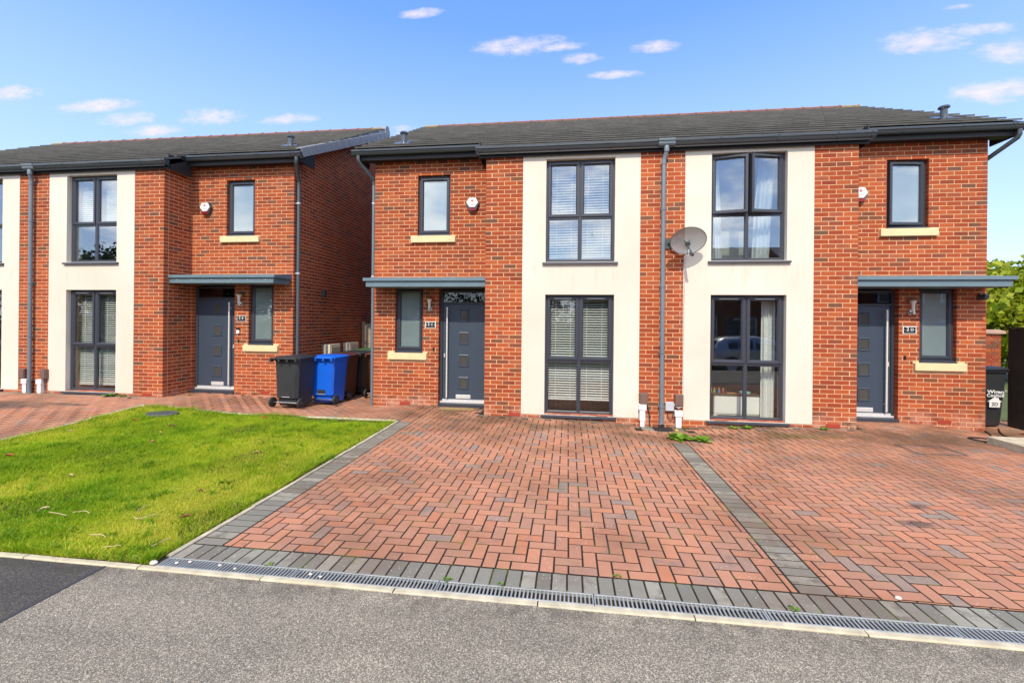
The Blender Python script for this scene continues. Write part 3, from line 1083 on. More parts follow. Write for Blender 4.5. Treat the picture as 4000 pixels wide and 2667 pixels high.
# ------------------------------------------------------------------ houses
def split_rect(x0, x1, z0, z1, ops):
    """cover a rectangle minus openings with rectangles"""
    xs = sorted({x0, x1, *[o[0] for o in ops], *[o[1] for o in ops]})
    zs = sorted({z0, z1, *[o[2] for o in ops], *[o[3] for o in ops]})
    xs = [x for x in xs if x0 <= x <= x1]
    zs = [z for z in zs if z0 <= z <= z1]
    out = []
    for a, b in zip(xs, xs[1:]):
        run = None
        for c, d in zip(zs, zs[1:]):
            mx, mz = (a + b) / 2, (c + d) / 2
            if any(o[0] < mx < o[1] and o[2] < mz < o[3] for o in ops):
                if run:
                    out.append((a, b, *run))
                run = None
            else:
                run = (run[0], d) if run else (c, d)
        if run:
            out.append((a, b, *run))
    return out


def bond(L, z0, z1, ops, phase=0.0, skip_end_odd=None, limit=None, course_h=0.075, unit=0.225):
    """running bond on a wall of length L: (u0,u1,z0,z1,row)"""
    out = []
    rows = int(math.ceil((z1 - z0) / course_h))
    for r in range(rows):
        a0, a1 = z0 + r * course_h + 0.0055, min(z0 + (r + 1) * course_h - 0.0055, z1)
        if a1 - a0 < 0.02:
            continue
        mz = (a0 + a1) / 2
        odd = r % 2
        u = -unit + phase + (unit / 2 if odd else 0.0)
        while u < L:
            b0, b1 = max(u + 0.0055, 0.0), min(u + unit - 0.0055, L)
            b0, b1 = (0.0 if b0 < 0.007 else b0), (L if b1 > L - 0.007 else b1)
            u += unit
            segs = [(b0, b1)]
            for o in ops:
                if o[2] - 0.02 < mz < o[3] + 0.02:
                    ns = []
                    for s in segs:
                        if o[1] <= s[0] or o[0] >= s[1]:
                            ns.append(s)
                        else:
                            if s[0] < o[0]:
                                ns.append((s[0], o[0]))
                            if s[1] > o[1]:
                                ns.append((o[1], s[1]))
                    segs = ns
            for s in segs:
                if s[1] - s[0] < 0.022:
                    continue
                if limit is not None and a1 > limit((s[0] + s[1]) / 2):
                    continue
                out.append((s[0], s[1], a0, a1, r))
    return out


PIER, RND, BAYX, WINGX = 0.37, 2.43, 3.105, 5.53
WIN_B = (0.805, 2.012)
GF = (0.060, 2.195)
UP = (2.775, 4.605)
TR_GF, TR_UP = 1.015, 3.575
RIDGE_Y, RIDGE_Z, SLOPE = 4.66, 7.41, 0.54
DEPTH = 8.66
VERGE = 5.86


def roof_z(y):
    return RIDGE_Z - SLOPE * abs(RIDGE_Y - y)


def rect_pane(m, x0, x1, z0, z1, y):
    m.box(x0, x1, y - .004, y + .004, z0, z1)


SASH = [(0.0, .060), (0.0, -.012), (.006, -.018), (.040, -.018), (.056, .004), (.060, .012), (.060, .050)]
FIXB = [(0.0, .03), (0.0, .004), (.012, .012), (.016, .03)]


def window(house, x0, x1, z0, z1, y, glass, kind, transom=None, open_l=0.0, open_r=0.0, vent='black', sill=None, hinge='r'):
    """grey frame (the part) with sashes, panes, trickle vents and board as sub-parts; y = plane of the frame's face"""
    w = MB()
    B = 0.045
    w.ring(x0, x1, z0, z1, [(0, y + .07), (0, y), (B - .008, y), (B, y + .010), (B, y + .07)])
    xm = (x0 + x1) / 2
    if kind == 'quad':
        w.box(xm - .024, xm + .024, y + .002, y + .068, z0 + B, z1 - B)
        w.box(x0 + B, xm - .024, y + .003, y + .067, transom - .022, transom + .022)
        w.box(xm + .024, x1 - B, y + .003, y + .067, transom - .022, transom + .022)
    win = w.build('window', MAT['upvc'], house)
    def sash(a, b, c, d, hx, ang):
        m = MB()
        g = MB()
        t = MB()
        if ang:
            M = Matrix.Translation((hx, y, 0)) @ Matrix.Rotation(ang, 4, 'Z') @ Matrix.Translation((-hx, -y, 0))
            m.M = g.M = t.M = M
        m.ring(a, b, c, d, [(i, y + q) for i, q in SASH])
        m.build('sash', MAT['upvc'], win)
        rect_pane(g, a + .055, b - .055, c + .055, d - .055, y + .022)
        g.build('pane', glass, win)
        q = (b - a) * .5
        t.bbox((a + b) / 2 - q / 2 - .02, (a + b) / 2 + q / 2 + .02, y - .034, y - .016, d - .040, d - .020, .004)
        t.build('trickle_vent', MAT['black'] if vent == 'black' else MAT['pipe'], win)
    if kind == 'quad':
        sash(x0 + B - .012, xm - .014, transom + .012, z1 - B + .012, x0 + B, -open_l)
        sash(xm + .014, x1 - B + .012, transom + .012, z1 - B + .012, x1 - B, open_r)
        for (a, b) in ((x0 + B, xm - .024), (xm + .024, x1 - B)):
            m = MB()
            m.ring(a - .003, b + .003, z0 + B - .003, transom - .019, [(i, y + q) for i, q in FIXB])
            m.build('glazing_bead', MAT['upvc'], win)
            g = MB()
            rect_pane(g, a, b, z0 + B, transom - .022, y + .024)
            g.build('pane', glass, win)
    else:
        sash(x0 + B - .012, x1 - B + .012, z0 + B - .012, z1 - B + .012, x1 - B if hinge == 'r' else x0 + B, open_r if hinge == 'r' else -open_l)
    if sill:
        s = MB()
        sx0, sx1, proj_, th = sill
        s.prism_x(sx0, sx1, [(y + .06, z0 - th), (y + .06, z0 - .002), (y - .01, z0 - .002), (y - proj_, z0 - .012), (y - proj_ - .004, z0 - th), (y - proj_ + .012, z0 - th)])
        s.build('window_board', MAT['upvc'], win)
    return win


def door(house, s, x0, x1, yw):
    """s = +1/-1 side; door in the wing wall between |x| x0..x1"""
    def X(a):
        return s * a
    y = yw + .095
    fr = MB()
    a, b = sorted((X(x0), X(x1)))
    fr.ring(a, b, 0.06, 2.325, [(0, y + .07), (0, y), (.045, y), (.05, y + .01), (.05, y + .07)])
    fr.box(a + .05, b - .05, y + .001, y + .069, 2.045, 2.085)
    d = fr.build('door', MAT['upvc'], house)
    lf = MB()
    lf.bbox(a + .055, b - .055, y + .012, y + .058, 0.135, 2.04, .003)
    lf.build('door_leaf', MAT['door'], d)
    tp = MB()
    rect_pane(tp, a + .05, b - .05, 2.085, 2.275, y + .03)
    tp.build('transom_pane', MAT['darkglass'], d)
    for zc in (1.81, 1.36, 0.91, 0.46):
        cx = X(3.675)
        r = MB()
        r.ring(cx - .10, cx + .10, zc - .122, zc + .122, [(0, y + .013), (0, y + .002), (.012, y - .004), (.026, y - .002), (.034, y + .011), (.034, y + .02)])
        r.build('panel_frame', MAT['door'], d)
        p = MB()
        p.box(cx - .068, cx + .068, y + .004, y + .0115, zc - .09, zc + .09)
        p.build('pane', MAT['frostdark'], d)
    h = MB()
    hx = X(4.005)
    h.tube([(hx, y - .06, .17), (hx, y - .06, 1.98)], .0155, 12)
    for zz in (.30, 1.85):
        h.tube([(hx, y - .06, zz), (hx, y + .014, zz)], .008, 8)
    h.build('bar_handle', MAT['satin'], d, True)
    lp = MB()
    cx = X(3.68)
    lp.ring(cx - .15, cx + .15, .150, .228, [(0, y + .013), (0, y + .004), (.010, y + .002), (.014, y + .006), (.014, y + .014)])
    lp.bbox(cx - .138, cx + .138, y + .001, y + .011, .162, .216, .003)
    lp.build('letter_plate', MAT['alu'], d)
    th = MB()
    th.bbox(a + .01, b - .01, y - .03, y + .06, .062, .096, .003)
    th.bbox(a + .05, b - .05, y - .012, y + .05, .0965, .132, .003)
    th.build('threshold', MAT['alu'], d)
    lk = MB()
    lk.bbox(X(4.068) - .013, X(4.068) + .013, y - .004, y + .013, .97, 1.05, .003)
    lk.build('lock', MAT['alu'], d)
    st = MB()
    st.box(a - .01, b + .01, yw - .03, y + .08, -.1, .058)
    st.build('door_step', MAT['upvc'], d)
    return d


def m_frostdark():
    m, N, b = new_mat('dark_obscure_glass')
    b.inputs['Base Color'].default_value = (.06, .06, .056, 1)
    b.inputs['Roughness'].default_value = 0.25
    b.inputs['Coat Weight'].default_value = 0.8
    return m


MAT['frostdark'] = m_frostdark()
GUT = [(0.0, .0), (0.0, -.055), (-.012, -.078), (-.04, -.094), (-.075, -.088), (-.098, -.062), (-.106, -.036), (-.118, -.030), (-.122, -.008), (-.122, .004), (-.110, .004), (-.110, -.006), (-.104, -.02), (-.09, -.05), (-.05, -.078), (-.02, -.065), (-.010, .0)]


def grow(prof, d):
    cy = sum(p[0] for p in prof) / len(prof)
    cz = -.04
    return [(p[0] - (d if p[0] < cy else -d), p[1] - (d if p[1] < cz else -d)) for p in prof[:11]]


def gutter(house, x0, x1, y, z, clips, dark=True):
    g = MB()
    pf = [(y + a, z + b) for a, b in GUT]
    g.prism_x(x0, x1, pf)
    o = g.build('gutter', MAT['black'], house, True)
    for cx in clips:
        c = MB()
        c.prism_x(cx - .012, cx + .012, [(y + a, z + b) for a, b in grow(GUT, .004)])
        c.build('gutter_clip', MAT['black'], o)
    for ex in (x0, x1):
        c = MB()
        c.prism_x(ex - .004, ex + .004, [(y + a, z + b) for a, b in grow(GUT, .003)])
        c.build('gutter_end', MAT['black'], o)
    return o


def build_house(name, loc, visible_gable, opts, label):
    house = empty(name, loc)
    tag(house, label, 'house')
    # ---- openings
    quad = []
    for s in (-1, 1):
        for zr in (GF, UP):
            a, b = sorted((s * WIN_B[0], s * WIN_B[1]))
            quad.append((a, b, zr[0], zr[1]))
    wing_ops = {}
    for s in (-1, 1):
        L = []
        for (a, b, c, d) in ((3.955, 4.62, 3.405, 4.615), (4.50, 5.075, 1.06, 2.365), (3.14, 4.165, 0.05, 2.365)):
            x0, x1 = sorted((s * a, s * b))
            L.append((x0, x1, c, d))
        wing_ops[s] = L
    Z0 = -0.30
    core = MB()
    e = .006
    big = lambda o: (o[0] - e, o[1] + e, o[2] - e, o[3] + e)
    for r in split_rect(-BAYX + .0025, BAYX - .0025, Z0, 4.74, [big(o) for o in quad]):
        core.box(r[0], r[1], .0025, .30, r[2], r[3])
    for s in (-1, 1):
        x0, x1 = sorted((s * (BAYX - .2), s * (WINGX - .0025)))
        for r in split_rect(x0, x1, Z0, 5.0, [big(o) for o in wing_ops[s]]):
            core.box(r[0], r[1], .6625, .95, r[2], r[3])
        a, b = sorted((s * (BAYX - .003), s * (BAYX - .26)))
        core.box(a, b, .31, .671, Z0, 4.9)
        # gable
        a, b = sorted((s * (WINGX - .003), s * (WINGX - .25)))
        core.prism_x(a, b, [(.955, Z0), (DEPTH - .012, Z0), (DEPTH - .012, roof_z(DEPTH) - .22), (RIDGE_Y, RIDGE_Z - .22), (.955, roof_z(.955) - .22)])
    core.box(-WINGX + .26, WINGX - .26, DEPTH - .26, DEPTH - .013, Z0, 5.1)
    wall = core.build('wall', MAT['mortar'], house)
    # ---- bricks
    B, vis = [], []
    D = .1025
    def put(b, v):
        B.append(b)
        vis.append(v)
    zb = -0.26
    for (a, b) in ((-BAYX, -RND), (-PIER, PIER), (RND, BAYX)):
        for (u0, u1, c, d, r) in bond(b - a, zb, 4.70, [], 0.0 if a > -3 else .0):
            if (r % 2 == 1) and ((a > 2 and u1 > (b - a) - .001 and u1 - u0 < .12) or (a < -3 and u0 < .001 and u1 - u0 < .12)):
                continue
            j = random.uniform(-.0012, .0006)
            put((a + u0, a + u1, j, D, c, d), True)
    # plinth bricks under the render
    for s in (-1, 1):
        a, b = sorted((s * PIER, s * RND))
        for (u0, u1, c, d, r) in bond(b - a, zb, 0.075, []):
            put((a + u0, a + u1, random.uniform(-.001, .001) - .001, D, c, d), True)
    for s in (-1, 1):
        a, b = sorted((s * BAYX, s * WINGX))
        ops = [(o[0] - a, o[1] - a, o[2], o[3]) for o in wing_ops[s]]
        # stone sills take the place of bricks
        for (p, q, c, d) in ((3.83, 4.755, 3.262, 3.408), (4.395, 5.215, .915, 1.063)):
            x0, x1 = sorted((s * p, s * q))
            ops.append((x0 - a, x1 - a, c, d))
        ph = 0.0 if s > 0 else ((b - a) % .225)
        for (u0, u1, c, d, r) in bond(b - a, zb, 4.95, ops, ph):
            edge_cut = (s > 0 and u1 > (b - a) - .001) or (s < 0 and u0 < .001)
            if r % 2 == 1 and edge_cut and u1 - u0 < .16 and s == visible_gable:
                continue
            j = random.uniform(-.0012, .0006)
            put((a + u0, a + u1, .66 + j, .66 + D, c, d), True)
        # returns of the bay and gable walls
        def side(xo, y0, L, ztop, v, limit=None):
            for (u0, u1, c, d, r) in bond(L, zb, ztop, [], 0.0 if False else 0.0, limit=limit):
                if r % 2 == 0 and u0 < D:
                    u0 = max(u0, D + .010)
                    if u1 - u0 < .02:
                        continue
                j = random.uniform(-.0012, .0006)
                x0, x1 = sorted((s * (xo - D), s * (xo + j)))
                put((x0, x1, y0 + u0, y0 + u1, c, d), v)
        side(BAYX, 0.0, .655, 4.70, s == visible_gable)
        side(WINGX, .66, DEPTH - .66, 7.4, s == visible_gable, lambda q: roof_z(.66 + q) - .16)
    vals = rng.random(len(B)) ** 1.25
    place_pieces(wall, B, vals, 'brick', 'bricks', MAT['brick'], off=loc, nmax=300, visible=np.array(vis))
    # ---- render panels
    for s in (-1, 1):
        a, b = sorted((s * (PIER + .003), s * (RND - .003)))
        p = MB()
        for r in split_rect(a, b, .052, 4.69, [o for o in quad if a < o[0] < b]):
            p.box(r[0], r[1], -.008, .13, r[2], r[3])
        p.build('render_panel', MAT['render'], house)
    # ---- windows and doors
    wins = {}
    for s in (-1, 1):
        for key, zr, tz in (('gf', GF, TR_GF), ('up', UP, TR_UP)):
            a, b = sorted((s * WIN_B[0], s * WIN_B[1]))
            o = opts.get((s, key), {})
            wins[s, key] = window(house, a + .004, b - .004, zr[0], zr[1] - .004, .085, MAT['glass'] if key == 'gf' else MAT['glass_up'], 'quad', tz,
                                  open_l=o.get('open', 0), open_r=o.get('open', 0), vent='black' if key == 'up' else 'light',
                                  sill=(a - .055, b + .055, .135, .045))
        for (p, q, c, d, key) in ((3.955, 4.62, 3.405, 4.615, 'wup'), (4.50, 5.075, 1.06, 2.365, 'wgf')):
            a, b = sorted((s * p, s * q))
            o = opts.get((s, key), {})
            window(house, a + .004, b - .004, c + .032, d - .004, .66 + .07, MAT['frost'], 'single', open_r=o.get('open', 0), sill=(a + .002, b - .002, .10, .030))
        for (p, q, c, d) in ((3.83, 4.755, 3.262, 3.408), (4.395, 5.215, .915, 1.063)):
            a, b = sorted((s * p, s * q))
            m = MB()
            m.bbox(a + .006, b - .006, .66 - .055, .66 + .09, c + .005, d - .008, .006)
            m.build('stone_sill', MAT['stone'], house)
        door(house, s, 3.15, 4.16, .66)
    # ---- rooms behind the big windows
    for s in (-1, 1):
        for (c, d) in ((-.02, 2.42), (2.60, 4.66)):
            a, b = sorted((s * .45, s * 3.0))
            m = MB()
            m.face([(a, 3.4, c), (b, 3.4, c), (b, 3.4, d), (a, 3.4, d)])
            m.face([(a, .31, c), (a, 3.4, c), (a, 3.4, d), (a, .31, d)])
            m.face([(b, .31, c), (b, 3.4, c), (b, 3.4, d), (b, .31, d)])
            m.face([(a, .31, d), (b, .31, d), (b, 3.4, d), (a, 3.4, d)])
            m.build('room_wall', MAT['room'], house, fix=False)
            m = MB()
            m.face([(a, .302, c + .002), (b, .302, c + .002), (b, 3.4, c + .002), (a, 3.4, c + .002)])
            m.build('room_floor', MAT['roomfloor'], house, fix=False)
    # ---- canopies over the doors
    for s in (-1, 1):
        a, b = sorted((s * (BAYX + .004), s * 5.50))
        m = MB()
        m.bbox(a, b, .09, .657, 2.452, 2.512, .004)
        m.prism_x(a + .004, b - .004, [(.10, 2.508), (.655, 2.508), (.655, 2.575)])
        can = m.build('canopy', MAT['canopy'], house)
        a2, b2 = sorted((s * (BAYX + .006), s * 5.455))
        f = MB()
        f.bbox(a2, b2, .125, .655, 2.345, 2.450, .003)
        f.build('canopy_fascia', MAT['canopy'], can)
        n = 6
        for k in range(n):
            r = MB()
            rx = a + (b - a) * (k + .4 + random.uniform(-.15, .15)) / n
            if opts.get('rivets') == s:
                r.lathe([(.013, 0), (.013, -.006), (.006, -.010)], (rx, .1245, 2.40), 'Y', 8)
            else:
                r.lathe([(.010, 0), (.010, .004), (.004, .007)], (rx, .118, 2.512), 'Z', 8)
            r.build('fixing', MAT['steel'], can)
    # ---- roof slab, tiles, ridge
    EAVE_W, EAVE_B = .36, -.16
    m = MB()
    th = .10
    for (x0, x1, ye) in ((-VERGE + .03, -BAYX - .13, EAVE_W + .04), (-BAYX - .13, BAYX + .13, EAVE_B + .04), (BAYX + .13, VERGE - .03, EAVE_W + .04)):
        m.prism_x(x0, x1, [(ye, roof_z(ye) - .035), (RIDGE_Y, RIDGE_Z - .035), (RIDGE_Y, RIDGE_Z - .035 - th), (ye, roof_z(ye) - .035 - th)])
    ybk = 2 * RIDGE_Y - EAVE_W
    m.prism_x(-VERGE + .03, VERGE - .03, [(RIDGE_Y, RIDGE_Z - .03), (ybk, roof_z(ybk) - .03), (ybk, roof_z(ybk) - .13), (RIDGE_Y, RIDGE_Z - .13)])
    roof = m.build('roof', MAT['soffit'], house)
    th_ = math.atan(SLOPE)
    gauge, tl, tt = .335, .415, .026
    gyy = gauge * math.cos(th_)
    tilt = th_ - .036 / gauge
    tiles = []
    rows = int((RIDGE_Y - .06 - EAVE_B) / gyy) + 1
    for k in range(rows):
        y = EAVE_B + k * gyy
        half = BAYX + .15 if k < 2 else VERGE
        L = min(tl, (RIDGE_Y - y) / math.cos(th_) + .02)
        x = -half - (.15 if k % 2 else 0)
        while x < half - .001:
            a, b = max(x, -half), min(x + .30, half)
            x += .30
            if b - a < .03:
                continue
            tiles.append((a + .0015, b - .0015, y, L))
    tarea = []
    for (a, b, y, L) in tiles:
        c = project(((a + b) / 2 + loc[0], y + .15 + loc[1], roof_z(y) + loc[2]))
        ok = c is not None and 0 <= c[0] <= 4000 and 0 <= c[1] <= 2667
        tarea.append((b - a) / c[2] ** 2 if ok else 0.0)
    order = np.argsort(-np.array(tarea))
    pick = {int(i) for i in order[:300] if tarea[i] > 0}
    ut = unit_cube('tile', MAT['tile'])
    Rm = Matrix.Rotation(tilt, 4, 'X')
    VV, FF, vv = [], [], []
    q6 = np.array([[0, 3, 2, 1], [4, 5, 6, 7], [0, 1, 5, 4], [1, 2, 6, 5], [2, 3, 7, 6], [3, 0, 4, 7]])
    for i, (a, b, y, L) in enumerate(tiles):
        lift = .034 + random.uniform(-.001, .001)
        base = Matrix.Translation((0, y + random.uniform(-.0015, .0015), roof_z(y) - .030 + lift)) @ Rm
        if i in pick:
            o = bpy.data.objects.new('tile', ut)
            COL.objects.link(o)
            o.parent = roof
            o.matrix_local = base @ Matrix.Translation(((a + b) / 2, L / 2, tt / 2)) @ Matrix.Diagonal((b - a, L, tt, 1))
            o.color = (random.random(), 0, 0, 1)
        else:
            n0 = len(VV)
            for p in ((a, 0, 0), (b, 0, 0), (b, L, 0), (a, L, 0), (a, 0, tt), (b, 0, tt), (b, L, tt), (a, L, tt)):
                VV.append(tuple(base @ Vector(p)))
            FF.extend((q6 + n0).tolist())
            vv.extend([random.random()] * 6)
    if VV:
        o = link('tiles', np_mesh('tiles', np.array(VV), np.array(FF), np.array(vv)), MAT['tile'], roof)
        o.color = (0, 0, 0, 1)
        tag(o, kind='stuff')
    nr = 26
    k = 2 * VERGE / nr
    rm, rm_end = None, None
    for i in range(nr):
        m = MB()
        L0 = [(0, -.12, -.075), (0, -.075, -.01), (0, 0, .022), (0, .075, -.01), (0, .12, -.075)]
        ring0 = [(x + .004, y, z) for x, y, z in L0]
        ring1 = [(x + k - .022, y, z) for x, y, z in L0]
        big0 = [(x + k - .020, y * 1.08, z + .010) for x, y, z in L0]
        big1 = [(x + k + .012, y * 1.08, z + .010) for x, y, z in L0]
        m.loft([ring0, ring1, big0, big1], closed=False)
        o = m.build('ridge_tile', MAT['ridge_end'] if i in (0, nr - 1) else MAT['ridge'], roof, fix=False)
        o.location = (-VERGE + i * k, RIDGE_Y, RIDGE_Z + .018)
    # ---- verge: dry caps on the visible gable, plain barge board elsewhere
    for s in (-1, 1):
        x0, x1 = sorted((s * (VERGE - .05), s * (VERGE - .005)))
        m = MB()
        m.prism_x(x0, x1, [(EAVE_W + .05, roof_z(EAVE_W + .05) - .02), (RIDGE_Y, RIDGE_Z - .02), (RIDGE_Y, RIDGE_Z - .17), (EAVE_W + .05, roof_z(EAVE_W + .05) - .17)])
        m.build('barge_board', MAT['verge'] if s == visible_gable else MAT['soffit'], house)
        a, b = sorted((s * (VERGE - .05), s * WINGX))
        m = MB()
        m.prism_x(a, b, [(.60, roof_z(.60) - .165), (RIDGE_Y, RIDGE_Z - .165), (RIDGE_Y, RIDGE_Z - .185), (.60, roof_z(.60) - .185)])
        m.build('verge_soffit', MAT['soffit'], house)
        if s == visible_gable:
            nv = 15
            Ls = math.hypot(RIDGE_Y - EAVE_W, RIDGE_Z - roof_z(EAVE_W))
            kk = Ls / nv
            for i in range(nv):
                m = MB()
                m.M = Matrix.Translation((0, EAVE_W, roof_z(EAVE_W))) @ Matrix.Rotation(th_ - .03, 4, 'X') @ Matrix.Translation((0, i * kk, .012))
                p0, p1 = sorted((s * (VERGE - .10), s * (VERGE + .012)))
                m.bbox(p0, p1, .008, kk + .006, .012, .034, .003)
                p0, p1 = sorted((s * (VERGE + .002), s * (VERGE + .014)))
                q0 = s * (VERGE + .002)
                m.loft([[(q0, y_, -.15), (q0 + s * t_, y_, -.15), (q0 + s * t_, y_, .03), (q0, y_, .03)] for y_, t_ in ((.010, .026), (kk + .004, .010))], cap0=True, cap1=True)
                m.build('verge_cap', MAT['verge'], roof)
            m = MB()
            p0, p1 = sorted((s * (VERGE - .12), s * (VERGE + .02)))
            m.prism_x(p0, p1, [(RIDGE_Y - .16, RIDGE_Z - .22), (RIDGE_Y - .16, RIDGE_Z - .06), (RIDGE_Y - .08, RIDGE_Z + .04), (RIDGE_Y, RIDGE_Z + .065), (RIDGE_Y + .08, RIDGE_Z + .04), (RIDGE_Y + .16, RIDGE_Z - .06), (RIDGE_Y + .16, RIDGE_Z - .22)])
            m.build('ridge_cap', MAT['verge'], roof)
    # ---- fascias, soffits, gutters
    zw, zbk = roof_z(EAVE_W), roof_z(EAVE_B)
    gw, gb = .445, -.055          # fascia faces
    m = MB()
    m.box(-BAYX - .13, BAYX + .13, gb, gb + .02, 4.655, zbk + .01)
    m.box(-BAYX - .13, BAYX + .13, gb + .02, .012, 4.690, 4.71)
    for s in (-1, 1):
        a, b = sorted((s * (BAYX + .13), s * (BAYX + .11)))
        m.box(a, b, gb + .02, .52, 4.655, 4.96)
    fb = m.build('fascia', MAT['soffit'], house)
    for s in (-1, 1):
        a, b = sorted((s * (BAYX + .14), s * (VERGE - .05)))
        m = MB()
        m.box(a, b, gw, gw + .02, 4.885, zw + .02)
        m.box(a, b, gw + .02, .672, 4.905, 4.925)
        m.build('fascia', MAT['soffit'], house)
        e0, e1 = sorted((s * (VERGE - .07), s * (VERGE - .045)))
        m = MB()
        m.prism_x(e0, e1, [(gw + .02, 4.89), (.95, 4.89), (.95, roof_z(.95) - .1), (gw + .02, roof_z(gw) - .08)])
        m.build('eaves_box_end', MAT['soffit'], house)
    gutter(house, -BAYX - .165, BAYX + .165, gb, 4.815, [x * .9 for x in range(-3, 4) if x != 0] + [-BAYX - .10, BAYX + .10, -.11, .11])
    for s in (-1, 1):
        a, b = sorted((s * (BAYX + .0), s * (VERGE + .02)))
        gutter(house, a, b, gw, 5.055, [s * 4.0, s * 4.9, s * 5.62, s * 5.68])
    # ---- downpipes
    def clip(m, x, y, z, r, back):
        m.lathe([(r + .006, -.014), (r + .008, -.012), (r + .008, .012), (r + .006, .014)], (x, y, z), 'Z', 14)
        m.box(x - .045, x + .045, y + r - .002, y + back, z - .012, z + .012)
    p = MB()
    py = -.068
    p.tube([(.035, gb - .06, 4.715), (.035, gb - .06, 4.66), (.03, gb - .055, 4.61), (.005, py + .004, 4.52), (0, py, 4.46), (0, py, .06)], .036, 14)
    p.lathe([(.044, 4.62), (.044, 4.70), (.038, 4.72)], (.035, gb - .06, 0), 'Z', 14)
    p.lathe([(.041, 4.42), (.041, 4.50)], (0, py, 0), 'Z', 14)
    pipe = p.build('downpipe', MAT['pipe'], house, True)
    q = MB()
    q.tube([(0, py, .10), (0, py, -.005), (0, py - .02, -.035), (0, py - .055, -.05)], [.040, .040, .042, .043], 14, cap=False)
    q.build('pipe_shoe', MAT['pipe'], pipe, True)
    q = MB()
    q.lathe([(.036, 0), (.036, .004)], (0, py - .048, -.047), 'Y', 14)
    q.build('pipe_mouth', MAT['rubber'], pipe)
    for zz in (3.65, 2.33, 1.20, .27):
        q = MB()
        clip(q, 0, py, zz, .036, .06)
        q.build('pipe_clip', MAT['pipe'], pipe, True)
    o = MB()
    o.prism_x(-.10, .17, [(gb + a, 4.815 + b) for a, b in grow(GUT, .008)])
    o.build('gutter_outlet', MAT['pipe'], pipe)
    for s in (-1, 1):
        p = MB()
        ox, oy = s * (WINGX + .058), .66 + opts.get(('pipe', s), .075)
        mt = MAT['pipe_dark'] if s == visible_gable else MAT['pipe']
        p.tube([(ox, oy, 4.50), (ox, oy, -.06)], .034, 12)
        cp = p.build('downpipe', mt, house, True)
        q = MB()
        q.tube([(s * (VERGE - .10), gw - .06, 4.96), (s * (VERGE - .10), gw - .06, 4.88), (s * (VERGE - .115), gw - .045, 4.83), (ox + s * .02, oy - .02, 4.60), (ox, oy, 4.54), (ox, oy, 4.47)], .037, 12)
        q.build('swan_neck', MAT['black'], cp, True)
        for zz in (4.1, 2.6, 1.25, .1):
            q = MB()
            q.lathe([(.040, -.014), (.042, -.012), (.042, .012), (.040, .014)], (ox, oy, zz), 'Z', 12)
            x0, x1 = sorted((ox - s * .036, s * (WINGX - .002)))
            q.box(x0, x1, oy - .02, oy + .02, zz - .01, zz + .01)
            q.build('pipe_clip', MAT['alu'] if zz > 2 else mt, cp, True)
    # ---- roof vents
    for (vx, vy) in opts.get('vents', ()):
        m = MB()
        z = roof_z(vy)
        m.lathe([(.070, -.05), (.058, .0), (.054, .10), (.052, .17), (.086, .190), (.088, .205), (.076, .225), (.045, .235)], (vx, vy, z), 'Z', 18)
        m.M = Matrix.Translation((vx, vy, z + .012)) @ Matrix.Rotation(th_, 4, 'X')
        m.bbox(-.16, .16, -.20, .18, -.01, .012, .004)
        m.build('roof_vent', MAT['black'], house, True)
    # ---- air bricks
    for ax in opts.get('air', ()):
        m = MB()
        yy = -.002 if abs(ax) < BAYX else .658
        m.box(ax - .107, ax + .107, yy - .003, yy + .05, .004, .069)
        for kx in range(9):
            m.box(ax - .098 + kx * .0225, ax - .086 + kx * .0225, yy - .006, yy, .012, .060)
        m.build('air_brick', MAT['airbrick'], house)
    return house, wins


MAT['airbrick'] = simple('red_air_brick', lin(176, 70, 48, .8), 0.6, 0.1)
A_LOC = (1.605, 7.84, 0.0)
B_LOC = (-11.34, 8.00, 0.09)
house_a, wins_a = build_house('semi_detached_house', A_LOC, 0, {
    ('pipe', 1): .17,
    (1, 'up'): {'open': math.radians(13)}, (1, 'wup'): {'open': math.radians(7)},
    'vents': [(-5.05, 0.98), (5.18, 1.10)], 'air': [-4.85, -2.55, 2.75, 4.9, -1.0, 1.0]},
    'large brick and cream semi-detached house filling the middle and right, doors 2C and 2D')
house_b, wins_b = build_house('semi_detached_house', B_LOC, 1, {
    'rivets': 1, 'vents': [(5.06, 1.22)], 'air': [2.75, 4.9]},
    'brick and cream semi-detached house at the left with dark gable wall and door 2B')
print('houses ok')


# ------------------------------------------------------------------ writing
def text_mesh(txt, size, mat, parent, loc, rot=(math.pi / 2, 0, 0), name='lettering', depth=0.002, align='CENTER', stretch=1.0, bold=0.0):
    cu = bpy.data.curves.new(name, 'FONT')
    cu.body = txt
    cu.size = size
    cu.align_x = align
    cu.align_y = 'CENTER'
    cu.extrude = depth
    cu.offset = bold
    cu.resolution_u = 3
    ob = bpy.data.objects.new(name, cu)
    COL.objects.link(ob)
    bpy.context.view_layer.update()
    me = bpy.data.meshes.new_from_object(ob)
    bpy.data.objects.remove(ob)
    o = link(name, me, mat, parent)
    o.location = loc
    o.rotation_euler = rot
    o.scale = (stretch, 1, 1)
    return o


